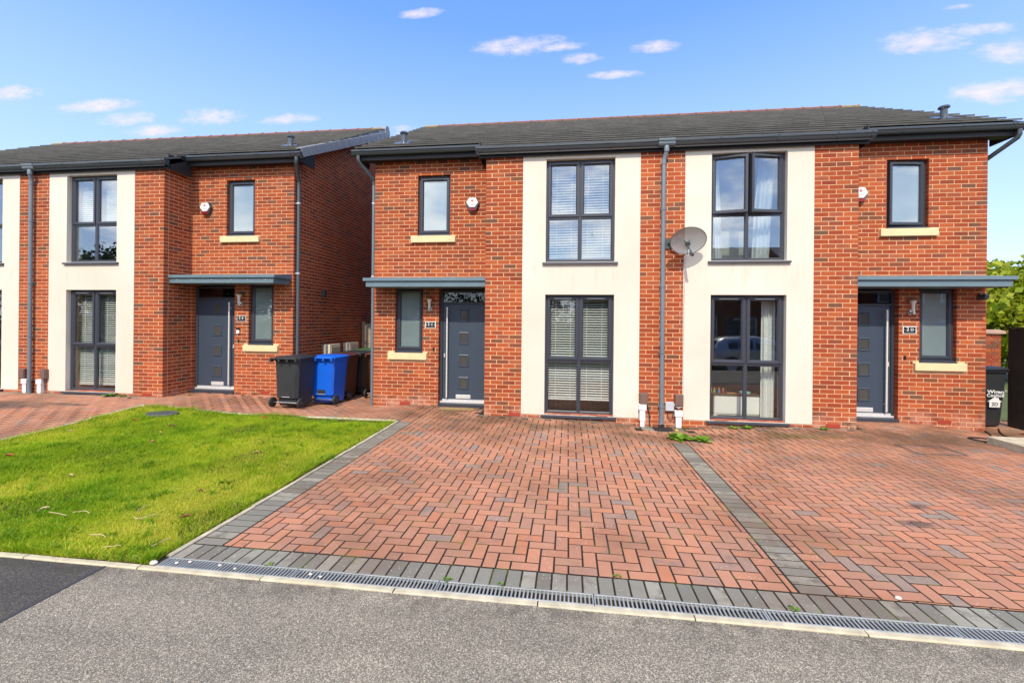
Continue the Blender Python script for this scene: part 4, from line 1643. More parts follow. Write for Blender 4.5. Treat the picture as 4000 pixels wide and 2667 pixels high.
def door_things(house_loc, s, num, where):
    hx, hy, hz = house_loc
    yw = hy + .66
    # number plate
    r = empty('house_sign', (hx + s * 4.335, yw, hz + 1.625))
    m = MB()
    m.bbox(-.108, .108, -.008, -.001, -.066, .066, .002)
    m.build('sign_border', MAT['alu' if num == '2B' else 'white'], r)
    m = MB()
    m.bbox(-.094, .094, -.014, -.0085, -.053, .053, .002)
    m.build('sign_plate', MAT['signblack'], r)
    text_mesh(num[0], .088, MAT['white'], r, (-.036, -.0165, .012), depth=.0015, bold=.0006)
    text_mesh(num[1], .068, MAT['white'], r, (.034, -.0165, .005), depth=.0015, bold=.0006)
    for k, w in ((-.032, .045), (.030, .050)):
        m = MB()
        m.box(k - w / 2, k + w / 2, -.0165, -.0142, -.040, -.032)
        m.build('small_lettering', MAT['cover'], r)
    for k in (-.082, .082):
        m = MB()
        m.lathe([(.007, 0), (.007, -.004), (.003, -.006)], (k, -.0142, 0), 'Y', 8)
        m.build('screw', MAT['steel'], r)
    tag(r, 'black slate number sign reading %s, %s' % (num, where), 'sign', 'house number signs')
    # wall lamp
    r = empty('wall_lamp', (hx + s * 4.335, yw, hz + 1.93))
    m = MB()
    m.lathe([(.050, 0), (.050, -.012), (.040, -.026), (.018, -.030)], (0, 0, 0), 'Y', 20)
    m.build('back_plate', MAT['steel'], r, True)
    m = MB()
    m.tube([(0, -.02, 0), (0, -.085, 0)], .012, 10)
    m.tube([(0, -.085, -.03), (0, -.085, .02)], .026, 14)
    m.build('arm', MAT['steel'], r, True)
    m = MB()
    m.lathe([(.024, .021), (.024, .13), (.030, .15), (.045, .185), (.050, .205), (.03, .21)], (0, -.085, 0), 'Z', 18)
    m.build('lamp_tube', MAT['lampglass'], r, True)
    m = MB()
    m.lathe([(.05, .211), (.088, .208), (.090, .214), (.06, .232), (.02, .238)], (0, -.085, 0), 'Z', 22)
    m.build('lamp_cap', MAT['steel'], r, True)
    tag(r, 'steel outside wall lamp with tube and cap, above sign %s' % num, 'lamp', 'wall lamps by the doors')
    # bell push
    m = MB()
    m.bbox(-.018, .018, -.018, 0, -.032, .032, .004)
    o = m.build('door_bell', MAT['signblack'], None, loc=(hx + s * 4.265, yw - .001, hz + 1.14))
    tag(o, 'small black bell push on brick below sign %s' % num, 'door bell', 'bell pushes')
    # alarm box
    r = empty('alarm_box', (hx + s * 3.49, yw, hz + 4.0))
    def hexa(k, dx=0, dz=0):
        return [(x * k + dx, z * k + dz) for x, z in ((-.062, -.125), (.062, -.125), (.082, -.105), (.135, .03), (.078, .14), (-.078, .14), (-.135, .03), (-.082, -.105))]
    m = MB()
    m.loft([[(x, 0, z) for x, z in hexa(1.0)], [(x, -.055, z) for x, z in hexa(1.0)], [(x, -.066, z) for x, z in hexa(.95)]], cap0=True, cap1=True)
    m.build('housing', MAT['black'], r)
    m = MB()
    top = [(-.050, -.060), (.050, -.060), (.118, .032), (.068, .125), (-.068, .125), (-.118, .032)]
    m.loft([[(x, -.0665, z) for x, z in top], [(x, -.075, z) for x, z in top], [(x * .96, -.079, z * .96 + .002) for x, z in top]], cap0=True, cap1=True)
    m.build('white_cover', MAT['white'], r)
    m = MB()
    low = [(-.058, -.124), (.058, -.124), (.062, -.070), (-.062, -.070)]
    m.loft([[(x, -.0665, z) for x, z in low], [(x * .95, -.076, z * .98) for x, z in low]], cap0=True, cap1=True)
    m.build('red_lens', MAT['red'], r)
    m = MB()
    m.prism_y(-.0815, -.0795, [(-.026, .088), (.026, .088), (.024, .062), (0, .038), (-.024, .062)])
    m.build('shield_mark', MAT['pinkmark'], r)
    for zz, w, mt in ((.012, .135, 'greybox'), (-.012, .120, 'pinkmark'), (-.038, .100, 'greybox')):
        m = MB()
        x = -w / 2
        while x < w / 2:
            l = random.uniform(.012, .028)
            m.box(x, min(x + l, w / 2), -.0812, -.0795, zz - .0045, zz + .0045)
            x += l + .006
        m.build('small_lettering', MAT[mt], r)
    tag(r, 'white hexagonal alarm box with red lens, high on brick above door %s' % num, 'alarm box', 'alarm boxes')


MAT['pinkmark'] = simple('pale_red_print', lin(206, 120, 120, .85), 0.5, 0.02)
door_things(A_LOC, -1, '2C', 'left of the middle door')
door_things(A_LOC, 1, '2D', 'beside the rightmost door')
door_things(B_LOC, 1, '2B', 'beside the door of the left house')
# key safe beside door 2B
r = empty('key_safe', (B_LOC[0] + 4.27, B_LOC[1] + .66, B_LOC[2] + 1.36))
m = MB(); m.bbox(-.034, .034, -.045, 0, .018, .062, .005); m.build('cover', MAT['signblack'], r)
m = MB(); m.bbox(-.030, .030, -.040, 0, -.062, .017, .005); m.build('body', MAT['white'], r)
tag(r, 'small black and white key safe on brick right of door 2B', 'key safe')
# security camera under the canopy of 2D
m = MB()
m.lathe([(.045, 0), (.05, -.05), (.05, -.11), (.035, -.14)], (0, 0, 0), 'Y', 16)
m.box(-.02, .02, -.03, 0, .03, .07)
o = m.build('security_camera', MAT['black'], None, True, loc=(A_LOC[0] + 5.42, A_LOC[1] + .655, 2.20))
tag(o, 'small black security camera under the canopy at the right corner', 'camera')
# vent grille on the gable of the left house
m = MB()
m.bbox(0, .05, -.07, .07, -.085, .085, .006)
for k in range(5):
    m.box(.05, .062, -.055, .055, -.07 + k * .03, -.058 + k * .03)
o = m.build('wall_vent', MAT['black'], None, loc=(B_LOC[0] + WINGX, 9.82, 2.32))
tag(o, 'small black vent grille on the shaded brick gable', 'vent')

# ------------------------------------------------------------------ cable boxes at the foot of the piers
def service(hx, hy, pos, which):
    for i, (bx, bz, wx, wz, cx) in enumerate(pos):
        r = empty('cable_box', (hx + bx, hy, bz))
        m = MB(); m.bbox(-.07, .07, -.075, 0, -.005, .20, .006); m.build('box', MAT['brownbox'], r)
        m = MB(); m.bbox(-.062, .062, -.084, -.0755, .004, .192, .004); m.build('lid', MAT['brownbox'], r)
        tag(r, 'brown cable box, %s of the downpipe on %s' % (('left', 'right')[i], which), 'cable box', 'brown cable boxes')
        r = empty('white_duct', (hx + wx, hy, wz))
        m = MB(); m.bbox(-.066, .066, -.085, 0, -.02, .085, .008); m.build('duct_cap', MAT['white'], r)
        m = MB(); m.loft([[(-.052, y, -.021) for y in ()] or [(-.046, -.07, -.0215), (.046, -.07, -.0215), (.046, -.004, -.0215), (-.046, -.004, -.0215)],
                          [(-.046, -.07, -.19), (.046, -.07, -.19), (.046, -.004, -.19), (-.046, -.004, -.19)],
                          [(-.034, -.062, -.22), (.034, -.062, -.22), (.034, -.004, -.22), (-.034, -.004, -.22)],
                          [(-.034, -.062, -.34), (.034, -.062, -.34), (.034, -.004, -.34), (-.034, -.004, -.34)]], cap0=True, cap1=True)
        m.build('duct', MAT['white'], r)
        m = MB()
        m.tube([(cx, -.03, .10), (cx + .02, -.05, .04), (cx + .05, -.04, -.08), (cx + .058, -.03, -.30)], .008, 6)
        m.build('cable', MAT['rubber'], r, True)
        tag(r, 'white cable duct with cap, %s of the downpipe on %s' % (('left', 'right')[i], which), 'duct', 'white cable ducts')


service(A_LOC[0], A_LOC[1] - .002, [(-.29, .30, -.315, .22, .07), (.29, .29, .285, .13, -.02)], 'the middle pier')
service(B_LOC[0], B_LOC[1] - .002, [(-.19, .40, -.13, .30, .05), (.33, .40, .24, .30, .08)], 'the left house')
r = empty('junction_box', (A_LOC[0] + .14, A_LOC[1] - .002, .20))
m = MB(); m.bbox(-.072, .072, -.055, 0, 0, .155, .008); m.build('box', MAT['greybox'], r)
m = MB(); m.tube([(-.03, -.03, .0), (-.028, -.03, -.10), (.01, -.03, -.16), (.04, -.03, -.16), (.055, -.03, -.10), (.06, -.03, .0)], .006, 6); m.build('cable', MAT['rubber'], r, True)
m = MB(); m.tube([(.06, -.05, .14), (.09, -.05, .08), (.14, -.06, .06), (.2, -.06, .08)], .006, 6); m.build('white_cable', MAT['white'], r, True)
tag(r, 'square pale grey junction box right beside the middle downpipe', 'junction box')
# cable clipped to the edge of the render, running down from the dish
m = MB()
xs = A_LOC[0] + PIER - .006
m.tube([(xs, 7.826, 2.86), (xs - .01, 7.824, 2.2), (xs - .008, 7.824, 1.5), (xs - .002, 7.824, .9), (xs - .006, 7.824, .45)], .005, 6)
o = m.build('dish_cable', MAT['white'], None, True)
tag(o, 'thin white cable running down the brick edge below the satellite dish', 'cable')

# ------------------------------------------------------------------ satellite dish
dish = empty('satellite_dish', (1.70, 7.835, 3.07))
m = MB(); m.bbox(-.05, .05, -.02, 0, -.09, .09, .004); m.build('wall_bracket', MAT['cover'], dish)
m = MB(); m.tube([(0, -.02, 0), (.06, -.13, 0), (.18, -.20, 0)], .018, 10); m.build('mount_arm', MAT['black'], dish, True)
m = MB()
tilt = Matrix.Translation((.262, -.29, .0)) @ Matrix.Rotation(math.radians(8), 4, 'Z') @ Matrix.Rotation(math.radians(-7), 4, 'Y') @ Matrix.Rotation(math.radians(20), 4, 'X')
m.M = tilt
loops = []
RX, RZ, nr_ = .305, .222, 8
for k in range(nr_ + 1):
    t = k / nr_
    loops.append([(RX * t * math.cos(a), .055 * (1 - t * t), RZ * t * math.sin(a)) for a in [i * 2 * math.pi / 36 for i in range(36)]])
m.loft(loops[1:], cap0=True)
m.build('reflector', MAT['dish'], dish, True)
m = MB(); m.M = tilt
m.tube([(RX * math.cos(i * 2 * math.pi / 40), .0, RZ * math.sin(i * 2 * math.pi / 40)) for i in range(41)], .006, 6, cap=False)
m.build('rim', MAT['cover'], dish, True)
m = MB(); m.M = tilt
m.tube([(0, .05, -.06), (.0, -.03, -.12), (.005, -.12, -.17)], .013, 8)
m.box(-.035, .035, .0, .05, -.085, -.035)
m.tube([(-.05, .048, .0), (-.02, .046, -.03), (.02, .046, -.03), (.05, .048, .0)], .006, 6)
m.build('feed_arm', MAT['black'], dish, True)
m = MB(); m.M = tilt
m.tube([(-.01, -.10, -.19), (-.004, -.19, -.20)], [.020, .026], 10)
m.build('receiver', MAT['black'], dish, True)
m = MB(); m.M = tilt
m.tube([(-.012, -.06, -.13), (-.02, -.08, -.19), (-.03, -.06, -.25)], .006, 6)
m.tube([(.004, -.06, -.13), (-.004, -.08, -.19), (-.026, -.06, -.25)], .006, 6)
m.build('white_cables', MAT['white'], dish, True)
tag(dish, 'oval grey mesh satellite dish bolted to the brick pier between the cream panels', 'satellite dish')

# ------------------------------------------------------------------ blinds, curtains, things seen through the glass
def blind(x0, x1, z0, z1, y, n, label, ang=0.5, pull=0.0):
    r = empty('venetian_blind', (x0, y, z0))
    w = x1 - x0
    me = None
    for k in range(n):
        z = (z1 - z0) * (k + .5) / n
        if me is None:
            m = MB()
            L = []
            for t in (-.024, -.012, 0, .012, .024):
                L.append((t, .004 * (1 - (t / .024) ** 2)))
            m.loft([[(0, a, b) for a, b in L], [(w, a, b) for a, b in L]], closed=False)
            m.loft([[(0, a, b - .0016) for a, b in L], [(w, a, b - .0016) for a, b in L]], closed=False)
            o = m.build('slat', MAT['blind'], r, fix=False)
            me = o.data
        else:
            o = bpy.data.objects.new('slat', me)
            COL.objects.link(o)
            o.parent = r
        o.location = (0, 0, z)
        o.rotation_euler = (ang + random.uniform(-.05, .05), random.uniform(-.0015, .0015) + pull, 0)
    m = MB(); m.bbox(0, w, -.026, .026, z1 - z0, z1 - z0 + .04, .004); m.build('head_rail', MAT['blind'], r)
    m = MB(); m.bbox(0, w, -.024, .024, -.030, -.006, .004); o = m.build('bottom_rail', MAT['blind'], r)
    o.rotation_euler = (0, pull, 0)
    for t in (.13, .37, .63, .87):
        m = MB(); m.box(w * t - .0035, w * t + .0035, -.030, -.027, -.02, z1 - z0); m.build('ladder_tape', MAT['blind'], r)
    tag(r, label, 'blind', 'venetian blinds')


ax, ay = A_LOC[0], A_LOC[1]
bx, by, bz_ = B_LOC
blind(ax - 1.97, ax - .85, 2.90, 4.52, ay + .235, 34, 'white venetian blind, nearly closed, in the upper window of 2C', 0.55, -.012)
blind(ax - 1.97, ax - .85, .32, 2.10, ay + .235, 40, 'white venetian blind with open slats in the lower window of 2C', 0.30)
blind(bx + .87, bx + 1.97, bz_ + 3.58, bz_ + 4.52, by + .235, 22, 'white blind half lowered in the upper window of the left house', 0.95)
blind(bx + .87, bx + 1.97, bz_ + .20, bz_ + 2.10, by + .235, 42, 'white venetian blind with tapes in the lower window of the left house', 0.35)


def drape(x0, x1, z0, z1, y, folds, label, lean=0.0, waist=0.0):
    m = MB()
    n = folds * 8
    front, back = [], []
    for (z, k) in ((z1, 0.0), ((z0 + z1) * .5 + .1, .6), (z0, 1.0)):
        row, rb = [], []
        for i in range(n + 1):
            t = i / n
            u = x0 + (x1 - x0) * t
            u = u + lean * k + (0.5 - t) * waist * math.sin(math.pi * k)
            yy = y + .028 * math.sin(t * folds * 2 * math.pi) + .012 * math.sin(t * folds * 3.7 + k * 2)
            row.append((u, yy, z))
            rb.append((u, yy + .006, z))
        front.append(row)
        back.append(rb)
    m.loft(front, closed=False)
    m.loft(back, closed=False)
    o = m.build('curtain', MAT['curtain'], None, True, fix=False)
    tag(o, label, 'curtain', 'curtains')


drape(ax + 1.76, ax + 1.98, .05, 2.30, ay + .33, 5, 'white curtain at the right of the lower 2D window')
drape(ax + 1.70, ax + 1.98, 2.66, 4.60, ay + .33, 4, 'white curtain at the right of the open upper 2D window', -.12)
drape(ax + .84, ax + 1.00, 2.66, 4.60, ay + .33, 3, 'white curtain at the left of the open upper 2D window', .10)
m = MB(); m.bbox(ax + .9, ax + 1.95, ay + .75, ay + .82, 2.62, 3.42, .02); o = m.build('headboard', MAT['offwhite'])
tag(o, 'pale cream headboard behind the open upper 2D window', 'headboard')
# sideboard with toys
sb = empty('sideboard', (ax + 1.00, ay + .42, .02))
m = MB(); m.bbox(0, .86, -.02, .40, .055, .40, .004); m.build('carcass', MAT['sideboard'], sb)
for (a, b) in ((.006, .427), (.433, .854)):
    m = MB(); m.bbox(a, b, -.036, -.021, .085, .392, .003); m.build('cabinet_door', MAT['sideboard'], sb)
m = MB(); m.bbox(-.02, .88, -.045, .41, .401, .432, .004); m.build('top', MAT['darktop'], sb)
for a in (.0, .80):
    m = MB(); m.box(a, a + .06, -.03, .39, 0, .054); m.build('leg', MAT['sideboard'], sb)
tag(sb, 'low white sideboard with dark top behind the lower 2D window', 'sideboard')
tz = .4535
m = MB(); m.lathe([(.075, 0), (.088, .012), (.09, .04), (.084, .04), (.08, .012)], (0, 0, 0), 'Z', 20); o = m.build('toy_bowl', MAT['teal'], None, True, loc=(ax + 1.55, ay + .47, tz))
tag(o, 'round mint green bowl on the white sideboard', 'bowl')
for k, (dx, mt, nm) in enumerate(((.98, 'toyorange', 'orange'), (1.13, 'toyblue', 'blue'), (1.19, 'toyred', 'red'), (1.05, 'toygreen', 'green'))):
    r = empty('toy_figure', (ax + dx, ay + .50 + .03 * (k % 2), tz))
    m = MB(); m.lathe([(.018, 0), (.022, .02), (.014, .05)], (0, 0, 0), 'Z', 10); m.build('body', MAT[mt], r, True)
    m = MB(); m.lathe([(.004, .051), (.016, .060), (.018, .074), (.010, .088)], (0, 0, 0), 'Z', 10); m.build('head', MAT['toyorange' if k != 0 else 'offwhite'], r, True)
    tag(r, 'tiny %s toy figure on the left of the white sideboard' % nm, 'toy', 'toys on the sideboard')
m = MB(); m.tube([(0, 0, .006), (.06, .015, .006), (.12, -.005, .006), (.18, .01, .006), (.24, .0, .006)], .008, 6); o = m.build('toy_track', MAT['toyorange'], None, True, loc=(ax + 1.24, ay + .47, tz))
tag(o, 'strip of orange wooden toy track on the white sideboard', 'toy')

# ------------------------------------------------------------------ wheelie bins
def wheelie_bin(loc, rz, mat, lidmat, label, w=.56, d=.60, h=.98, text=False):
    """wheels, axle and lid hinge face -Y"""
    r = empty('wheelie_bin', loc, rz)
    def rect(hw, y0, y1, z, c=.05):
        return [(-hw + c, y0, z), (hw - c, y0, z), (hw, y0 + c, z), (hw, y1 - c, z), (hw - c, y1, z), (-hw + c, y1, z), (-hw, y1 - c, z), (-hw, y0 + c, z)]
    m = MB()
    m.loft([rect(w * .40, .07, d - .10, .035), rect(w * .41, .045, d - .09, .07), rect(w * .415, .05, d - .085, .17), rect(w * .42, .002, d - .08, .19), rect(w * .44, .002, d - .06, .5),
            rect(w * .475, -.004, d - .02, h - .10), rect(w * .475, -.004, d - .02, h - .07), rect(w * .5, -.03, d + .01, h - .065), rect(w * .5, -.03, d + .01, h - .03), rect(w * .47, -.01, d - .02, h - .028)], cap0=True, cap1=True)
    m.build('body', mat, r, True)
    m = MB()
    m.loft([rect(w * .51, -.05, d + .03, h - .028, .06), rect(w * .515, -.055, d + .035, h - .010, .07), rect(w * .48, -.03, d + .0, h + .018, .08), rect(w * .32, .06, d - .12, h + .030, .08)], cap0=True, cap1=True)
    m.build('lid', lidmat, r, True)
    m = MB()
    m.tube([(-w * .5, -.085, h - .012), (w * .5, -.085, h - .012)], .017, 10)
    for k in (-.48, -.16, .16, .48):
        m.bbox(w * k - .02, w * k + .02, -.10, -.02, h - .075, h - .005, .006)
    m.build('lid_handle', lidmat, r, True)
    m = MB()
    m.tube([(-w * .5, .02, .10), (w * .5, .02, .10)], .011, 8)
    m.build('axle', MAT['steel'], r, True)
    for sx in (-1, 1):
        m = MB()
        x = sx * (w * .5 + .002)
        a, b = sorted((0, sx * .05))
        m.lathe([(.075, a), (.096, a + .008), (.1, (a + b) / 2), (.096, b - .008), (.075, b)], (x, .02, .10), 'X', 24)
        wh = m.build('wheel', MAT['rubber'], r, True)
        m = MB()
        q = b if sx > 0 else a
        m.lathe([(.045, 0), (.045, sx * .004), (.018, sx * .008), (.012, sx * .016)], (x + q, .02, .10), 'X', 16)
        m.build('hub', MAT['binblack'], wh, True)
    m = MB()
    m.box(-.085, .085, -.003, .0015, .215, .30)
    m.build('lifting_pocket', MAT['rubber'], r)
    m = MB()
    m.box(-.085, .085, -.010, -.0035, .207, .216)
    m.build('pocket_lip', MAT['greybox'] if mat is not MAT['binbrown'] else mat, r)
    if text:
        yy = d - .028
        R_ = (math.pi / 2, 0, math.pi)
        Mx = Matrix.Rotation(-.055, 4, 'X')
        t1 = text_mesh('Wigan', .088, MAT['white'], r, (-.055, yy + .012, .655), (math.pi / 2 + .05, 0, math.pi), bold=.0016, stretch=1.15)
        t2 = text_mesh('Council', .080, MAT['white'], r, (-.055, yy + .008, .59), (math.pi / 2 + .05, 0, math.pi), bold=.0016, stretch=1.1)
        m = MB()
        m.M = Matrix.Translation((-.05, yy + .001, .46)) @ Matrix.Rotation(math.pi, 4, 'Z') @ Matrix.Rotation(.05, 4, 'X')
        m.prism_y(-.004, 0, [(-.085, -.08), (.085, -.08), (.085, .02), (.115, .02), (.06, .062), (.06, .09), (.03, .09), (.03, .085), (0, .105), (-.115, .02), (-.085, .02)])
        m.build('house_sticker', MAT['white'], r)
        text_mesh('2D', .085, MAT['signblack'], r, (-.05, yy + .0065, .435), (math.pi / 2 + .05, 0, math.pi), bold=.001)
        m = MB()
        m.M = Matrix.Translation((-.215, yy + .016, .68)) @ Matrix.Rotation(math.pi, 4, 'Z')
        m.tube([(.012 * math.cos(a), 0, .014 * math.sin(a)) for a in [i * .7 for i in range(10)]], .0025, 5)
        m.build('heart_mark', MAT['white'], r)
    tag(r, label, 'wheelie bin', 'wheelie bins')
    return r


wheelie_bin((-5.38, 7.82, .0), math.radians(-4), MAT['binblack'], MAT['binblack'], 'charcoal wheelie bin standing in front, at the brick corner of the left house', h=.965)
wheelie_bin((-4.97, 8.36, -.02), math.radians(-2), MAT['binblue'], MAT['binblue'], 'bright blue wheelie bin behind the charcoal one', h=.965)
wheelie_bin((-5.02, 9.0, -.04), 0.02, MAT['binbrown'], MAT['binbrown'], 'brown wheelie bin directly behind the blue bin', h=.97)
wheelie_bin((-4.99, 9.62, -.04), -.02, MAT['binblack'], MAT['binblack'], 'black wheelie bin deep in the passage behind the brown bin', h=.985)
wheelie_bin((-4.98, 10.28, -.04), .0, MAT['bingreen'], MAT['bingreen'], 'green wheelie bin farthest back in the passage by the fence', h=1.0)
wheelie_bin((-4.215, 9.35, -.04), math.radians(3), MAT['binbrown'], MAT['binbrown'], 'reddish brown wheelie bin against the wall of the middle house', h=1.0, w=.50, d=.52)
wheelie_bin((7.52, 9.42, -.12), math.pi, MAT['binblack'], MAT['binblack'], 'black council wheelie bin marked 2D at the right corner', h=1.07, text=True)

# ------------------------------------------------------------------ meter boxes, fence and passage
for k, (yy, lab) in enumerate(((10.05, 'cream meter box nearer the front on the shaded gable'), (11.0, 'cream meter box nearer the fence on the shaded gable'))):
    r = empty('meter_box', (B_LOC[0] + WINGX, yy, .55))
    m = MB(); m.bbox(0, .19, -.24, .24, 0, .56, .008); m.build('box', MAT['offwhite'], r)
    m = MB(); m.bbox(.191, .202, -.20, .20, .04, .51, .006); m.build('meter_door', MAT['greybox'] if k == 1 else MAT['offwhite'], r)
    m = MB(); m.lathe([(.016, 0), (.016, .008)], (.202, -.15, .28), 'X', 10); m.build('lock', MAT['black'], r)
    tag(r, lab, 'meter box', 'meter boxes')
fence = empty('board_fence', (-5.80, 11.75, 0))
for k in range(14):
    m = MB()
    x0 = .02 + k * .135
    hh = 1.60 + random.uniform(-.008, .008)
    m.bbox(x0, x0 + .128, 0, .02, -.05, hh, .002)
    m.build('board', MAT['wood'], fence)
for xx in (.0, 1.78):
    m = MB(); m.bbox(xx + .004, xx + .10, .022, .12, -.1, 1.66, .004); m.build('post', MAT['wood'], fence)
for zz in (.4, 1.2):
    m = MB(); m.box(.104, 1.776, .022, .06, zz, zz + .08); m.build('rail', MAT['wood'], fence)
tag(fence, 'weathered grey board fence closing the passage between the houses', 'fence')

# ------------------------------------------------------------------ right side: dark fence, brick garden wall, slab, hose
df = empty('dark_fence', (7.95, 7.0, -.15))
for k in range(17):
    m = MB()
    m.bbox(-.012, .012, k * .12, k * .12 + .115, 0, 1.80 + random.uniform(-.004, .004), .002)
    m.build('board', MAT['darkwood'], df)
m = MB(); m.bbox(-.03, .03, 0, 2.05, 1.805, 1.84, .004); m.build('capping_rail', MAT['darkwood'], df)
for yy in (.0, 1.0, 1.95):
    m = MB(); m.bbox(.014, .10, yy, yy + .09, 0, 1.80, .004); m.build('post', MAT['darkwood'], df)
tag(df, 'tall black stained board fence at the right edge of the photo', 'fence')
gw_ = empty('garden_wall', (7.2, 10.6, -.2))
m = MB(); m.box(.005, 1.97, .012, .20, 0, 1.74); core = m.build('wall', MAT['mortar'], gw_)
Bw = [(u0, u1, random.uniform(-.001, .001), .1025, c, d) for (u0, u1, c, d, r_) in bond(1.98, 0.0, 1.74, [])]
place_pieces(core, Bw, rng.random(len(Bw)), 'brick', 'bricks', MAT['brick'], off=(7.2, 10.6, -.2), nmax=120)
m = MB(); m.prism_x(-.03, 2.03, [(-.05, 1.745), (.26, 1.745), (.26, 1.80), (.10, 1.83), (-.05, 1.80)]); m.build('coping', MAT['coping'], gw_)
tag(gw_, 'brick garden wall with pale stone coping behind the right corner', 'wall')
m = MB(); m.bbox(0, 1.2, 0, .55, -.02, .125, .006)
o = m.build('concrete_slab', MAT['kerb'], None, loc=(6.12, 6.72, -.03))
tag(o, 'pale concrete slab on the paving at the right edge of the photo', 'slab')
hp = [(7.25, 8.75), (7.02, 8.30), (6.72, 7.90), (6.5, 7.62), (6.62, 7.52), (6.42, 7.60), (6.22, 7.60), (6.07, 7.50), (6.10, 7.36), (6.25, 7.25), (6.42, 7.22), (6.62, 7.26), (6.9, 7.40), (7.2, 7.5)]
def smooth_path(pts, n=6):
    out = []
    P = [Vector((*p, 0)) for p in pts]
    for i in range(len(P) - 1):
        p0, p1, p2, p3 = P[max(i - 1, 0)], P[i], P[i + 1], P[min(i + 2, len(P) - 1)]
        for k in range(n):
            t = k / n
            q = .5 * ((2 * p1) + (p2 - p0) * t + (2 * p0 - 5 * p1 + 4 * p2 - p3) * t * t + (3 * p1 - p0 - 3 * p2 + p3) * t ** 3)
            out.append(q)
    out.append(P[-1])
    return [(q.x, q.y, float(G(q.x, q.y)) + .012) for q in out]
m = MB(); m.tube(smooth_path(hp), .011, 8)
o = m.build('garden_hose', MAT['rubber'], None, True)
tag(o, 'black hose looped on the paving at the right corner', 'hose')
m = MB(); m.tube(smooth_path([(7.55, 8.75), (7.25, 8.35), (7.10, 8.05), (7.12, 7.8), (7.4, 7.7)]), .010, 8)
o = m.build('garden_hose', MAT['rubber'], None, True)
tag(o, 'second length of black hose leading from the bin to the right edge', 'hose')

# ------------------------------------------------------------------ covers and mats
m = MB()
m.lathe([(.001, .012), (.26, .012), (.275, .0), (.275, -.02)], (0, 0, 0), 'Z', 28)
o = m.build('inspection_cover', MAT['cover'], None, loc=(-6.92, 6.72, float(lawn_z(-6.92, 6.72)) + .012))
o.scale = (1.0, .68, 1)
tag(o, 'grey oval inspection cover let into the lawn corner', 'inspection cover')
m = MB(); m.ring(-.30, .30, -.22, .22, [(0, 0), (0, .004), (.012, .004), (.012, 0)])
o = m.build('recessed_cover', MAT['cover'], None, loc=(4.95, 6.7, .0015))
o.rotation_euler = (math.pi / 2, 0, 0)
tag(o, 'square frame of a recessed cover in the right-hand drive', 'inspection cover')
m = MB(); m.bbox(-.34, .34, -.12, .10, .0, .006, .002)
o = m.build('door_mat', simple('coir_mat', lin(168, 142, 96, .8), 1.0, .25, 14.0, .8, 90.0), None, loc=(-2.12, 8.28, .004))
tag(o, 'thin straw coloured mat in front of door 2C', 'door mat')
m = MB(); m.bbox(-.16, .16, -.14, .12, -.02, .004, .002)
for k in range(7):
    m.box(-.14 + k * .042, -.12 + k * .042, -.11, .09, .005, .009)
o = m.build('gully_grid', MAT['rubber'], None, loc=(1.605, 7.64, float(G(1.6, 7.64)) + .004))
tag(o, 'black gully grid on the ground below the middle downpipe', 'drain')


# ------------------------------------------------------------------ weeds, leaves and litter
MAT['weed'] = m_leaf('weed_leaf', [(0.0, lin(70, 122, 20, .75)), (0.5, lin(120, 170, 34, .8)), (1.0, lin(160, 190, 70, .8))], 0.35)
MAT['yellow'] = simple('dandelion_yellow', lin(240, 200, 30, .85), 0.7, 0.1)


def weed(x, y, n, L, label, flower=False):
    z = float(G(x, y))
    r = empty('weed', (x, y, z))
    V, Fc = [], []
    for k in range(n):
        a = k * 2.399 + random.uniform(-.3, .3)
        l = L * random.uniform(.5, 1.1)
        el_ = random.uniform(.25, 1.15)
        w = l * random.uniform(.10, .16)
        ca, sa = math.cos(a), math.sin(a)
        pts = []
        for t in (0, .25, .5, .75, 1.0):
            rr = l * t * math.cos(el_) + .01
            zz = l * (math.sin(el_) * t - .75 * math.sin(el_) * t * t) + .006
            ww = w * (.35 + 1.0 * math.sin(math.pi * min(t * .9 + .08, 1))) * (1 + .35 * (-1) ** int(t * 8))
            pts.append(((rr * ca - ww * sa, rr * sa + ww * ca, zz + .003), (rr * ca, rr * sa, zz - .002), (rr * ca + ww * sa, rr * sa - ww * ca, zz + .003)))
        i0 = len(V)
        for p in pts:
            V.extend(p)
        for i in range(4):
            for j in range(2):
                q = i0 + i * 3 + j
                Fc.append((q, q + 1, q + 4, q + 3))
    me = np_mesh('leaves', np.array(V), np.array(Fc), np.repeat(rng.random(n), 8))
    o = link('leaves', me, MAT['weed'], r)
    o.color = (0, 0, 0, 1)
    if flower:
        m = MB(); m.tube([(-.02, .0, 0), (-.03, -.01, .09), (-.035, -.01, .13)], .004, 6); m.build('stem', MAT['weed'], r)
        m = MB(); m.lathe([(.004, 0), (.026, .008), (.022, .018), (.006, .022)], (-.035, -.01, .13), 'Z', 14); m.build('flower', MAT['yellow'], r)
    tag(r, label, 'weed', 'weeds in the paving')


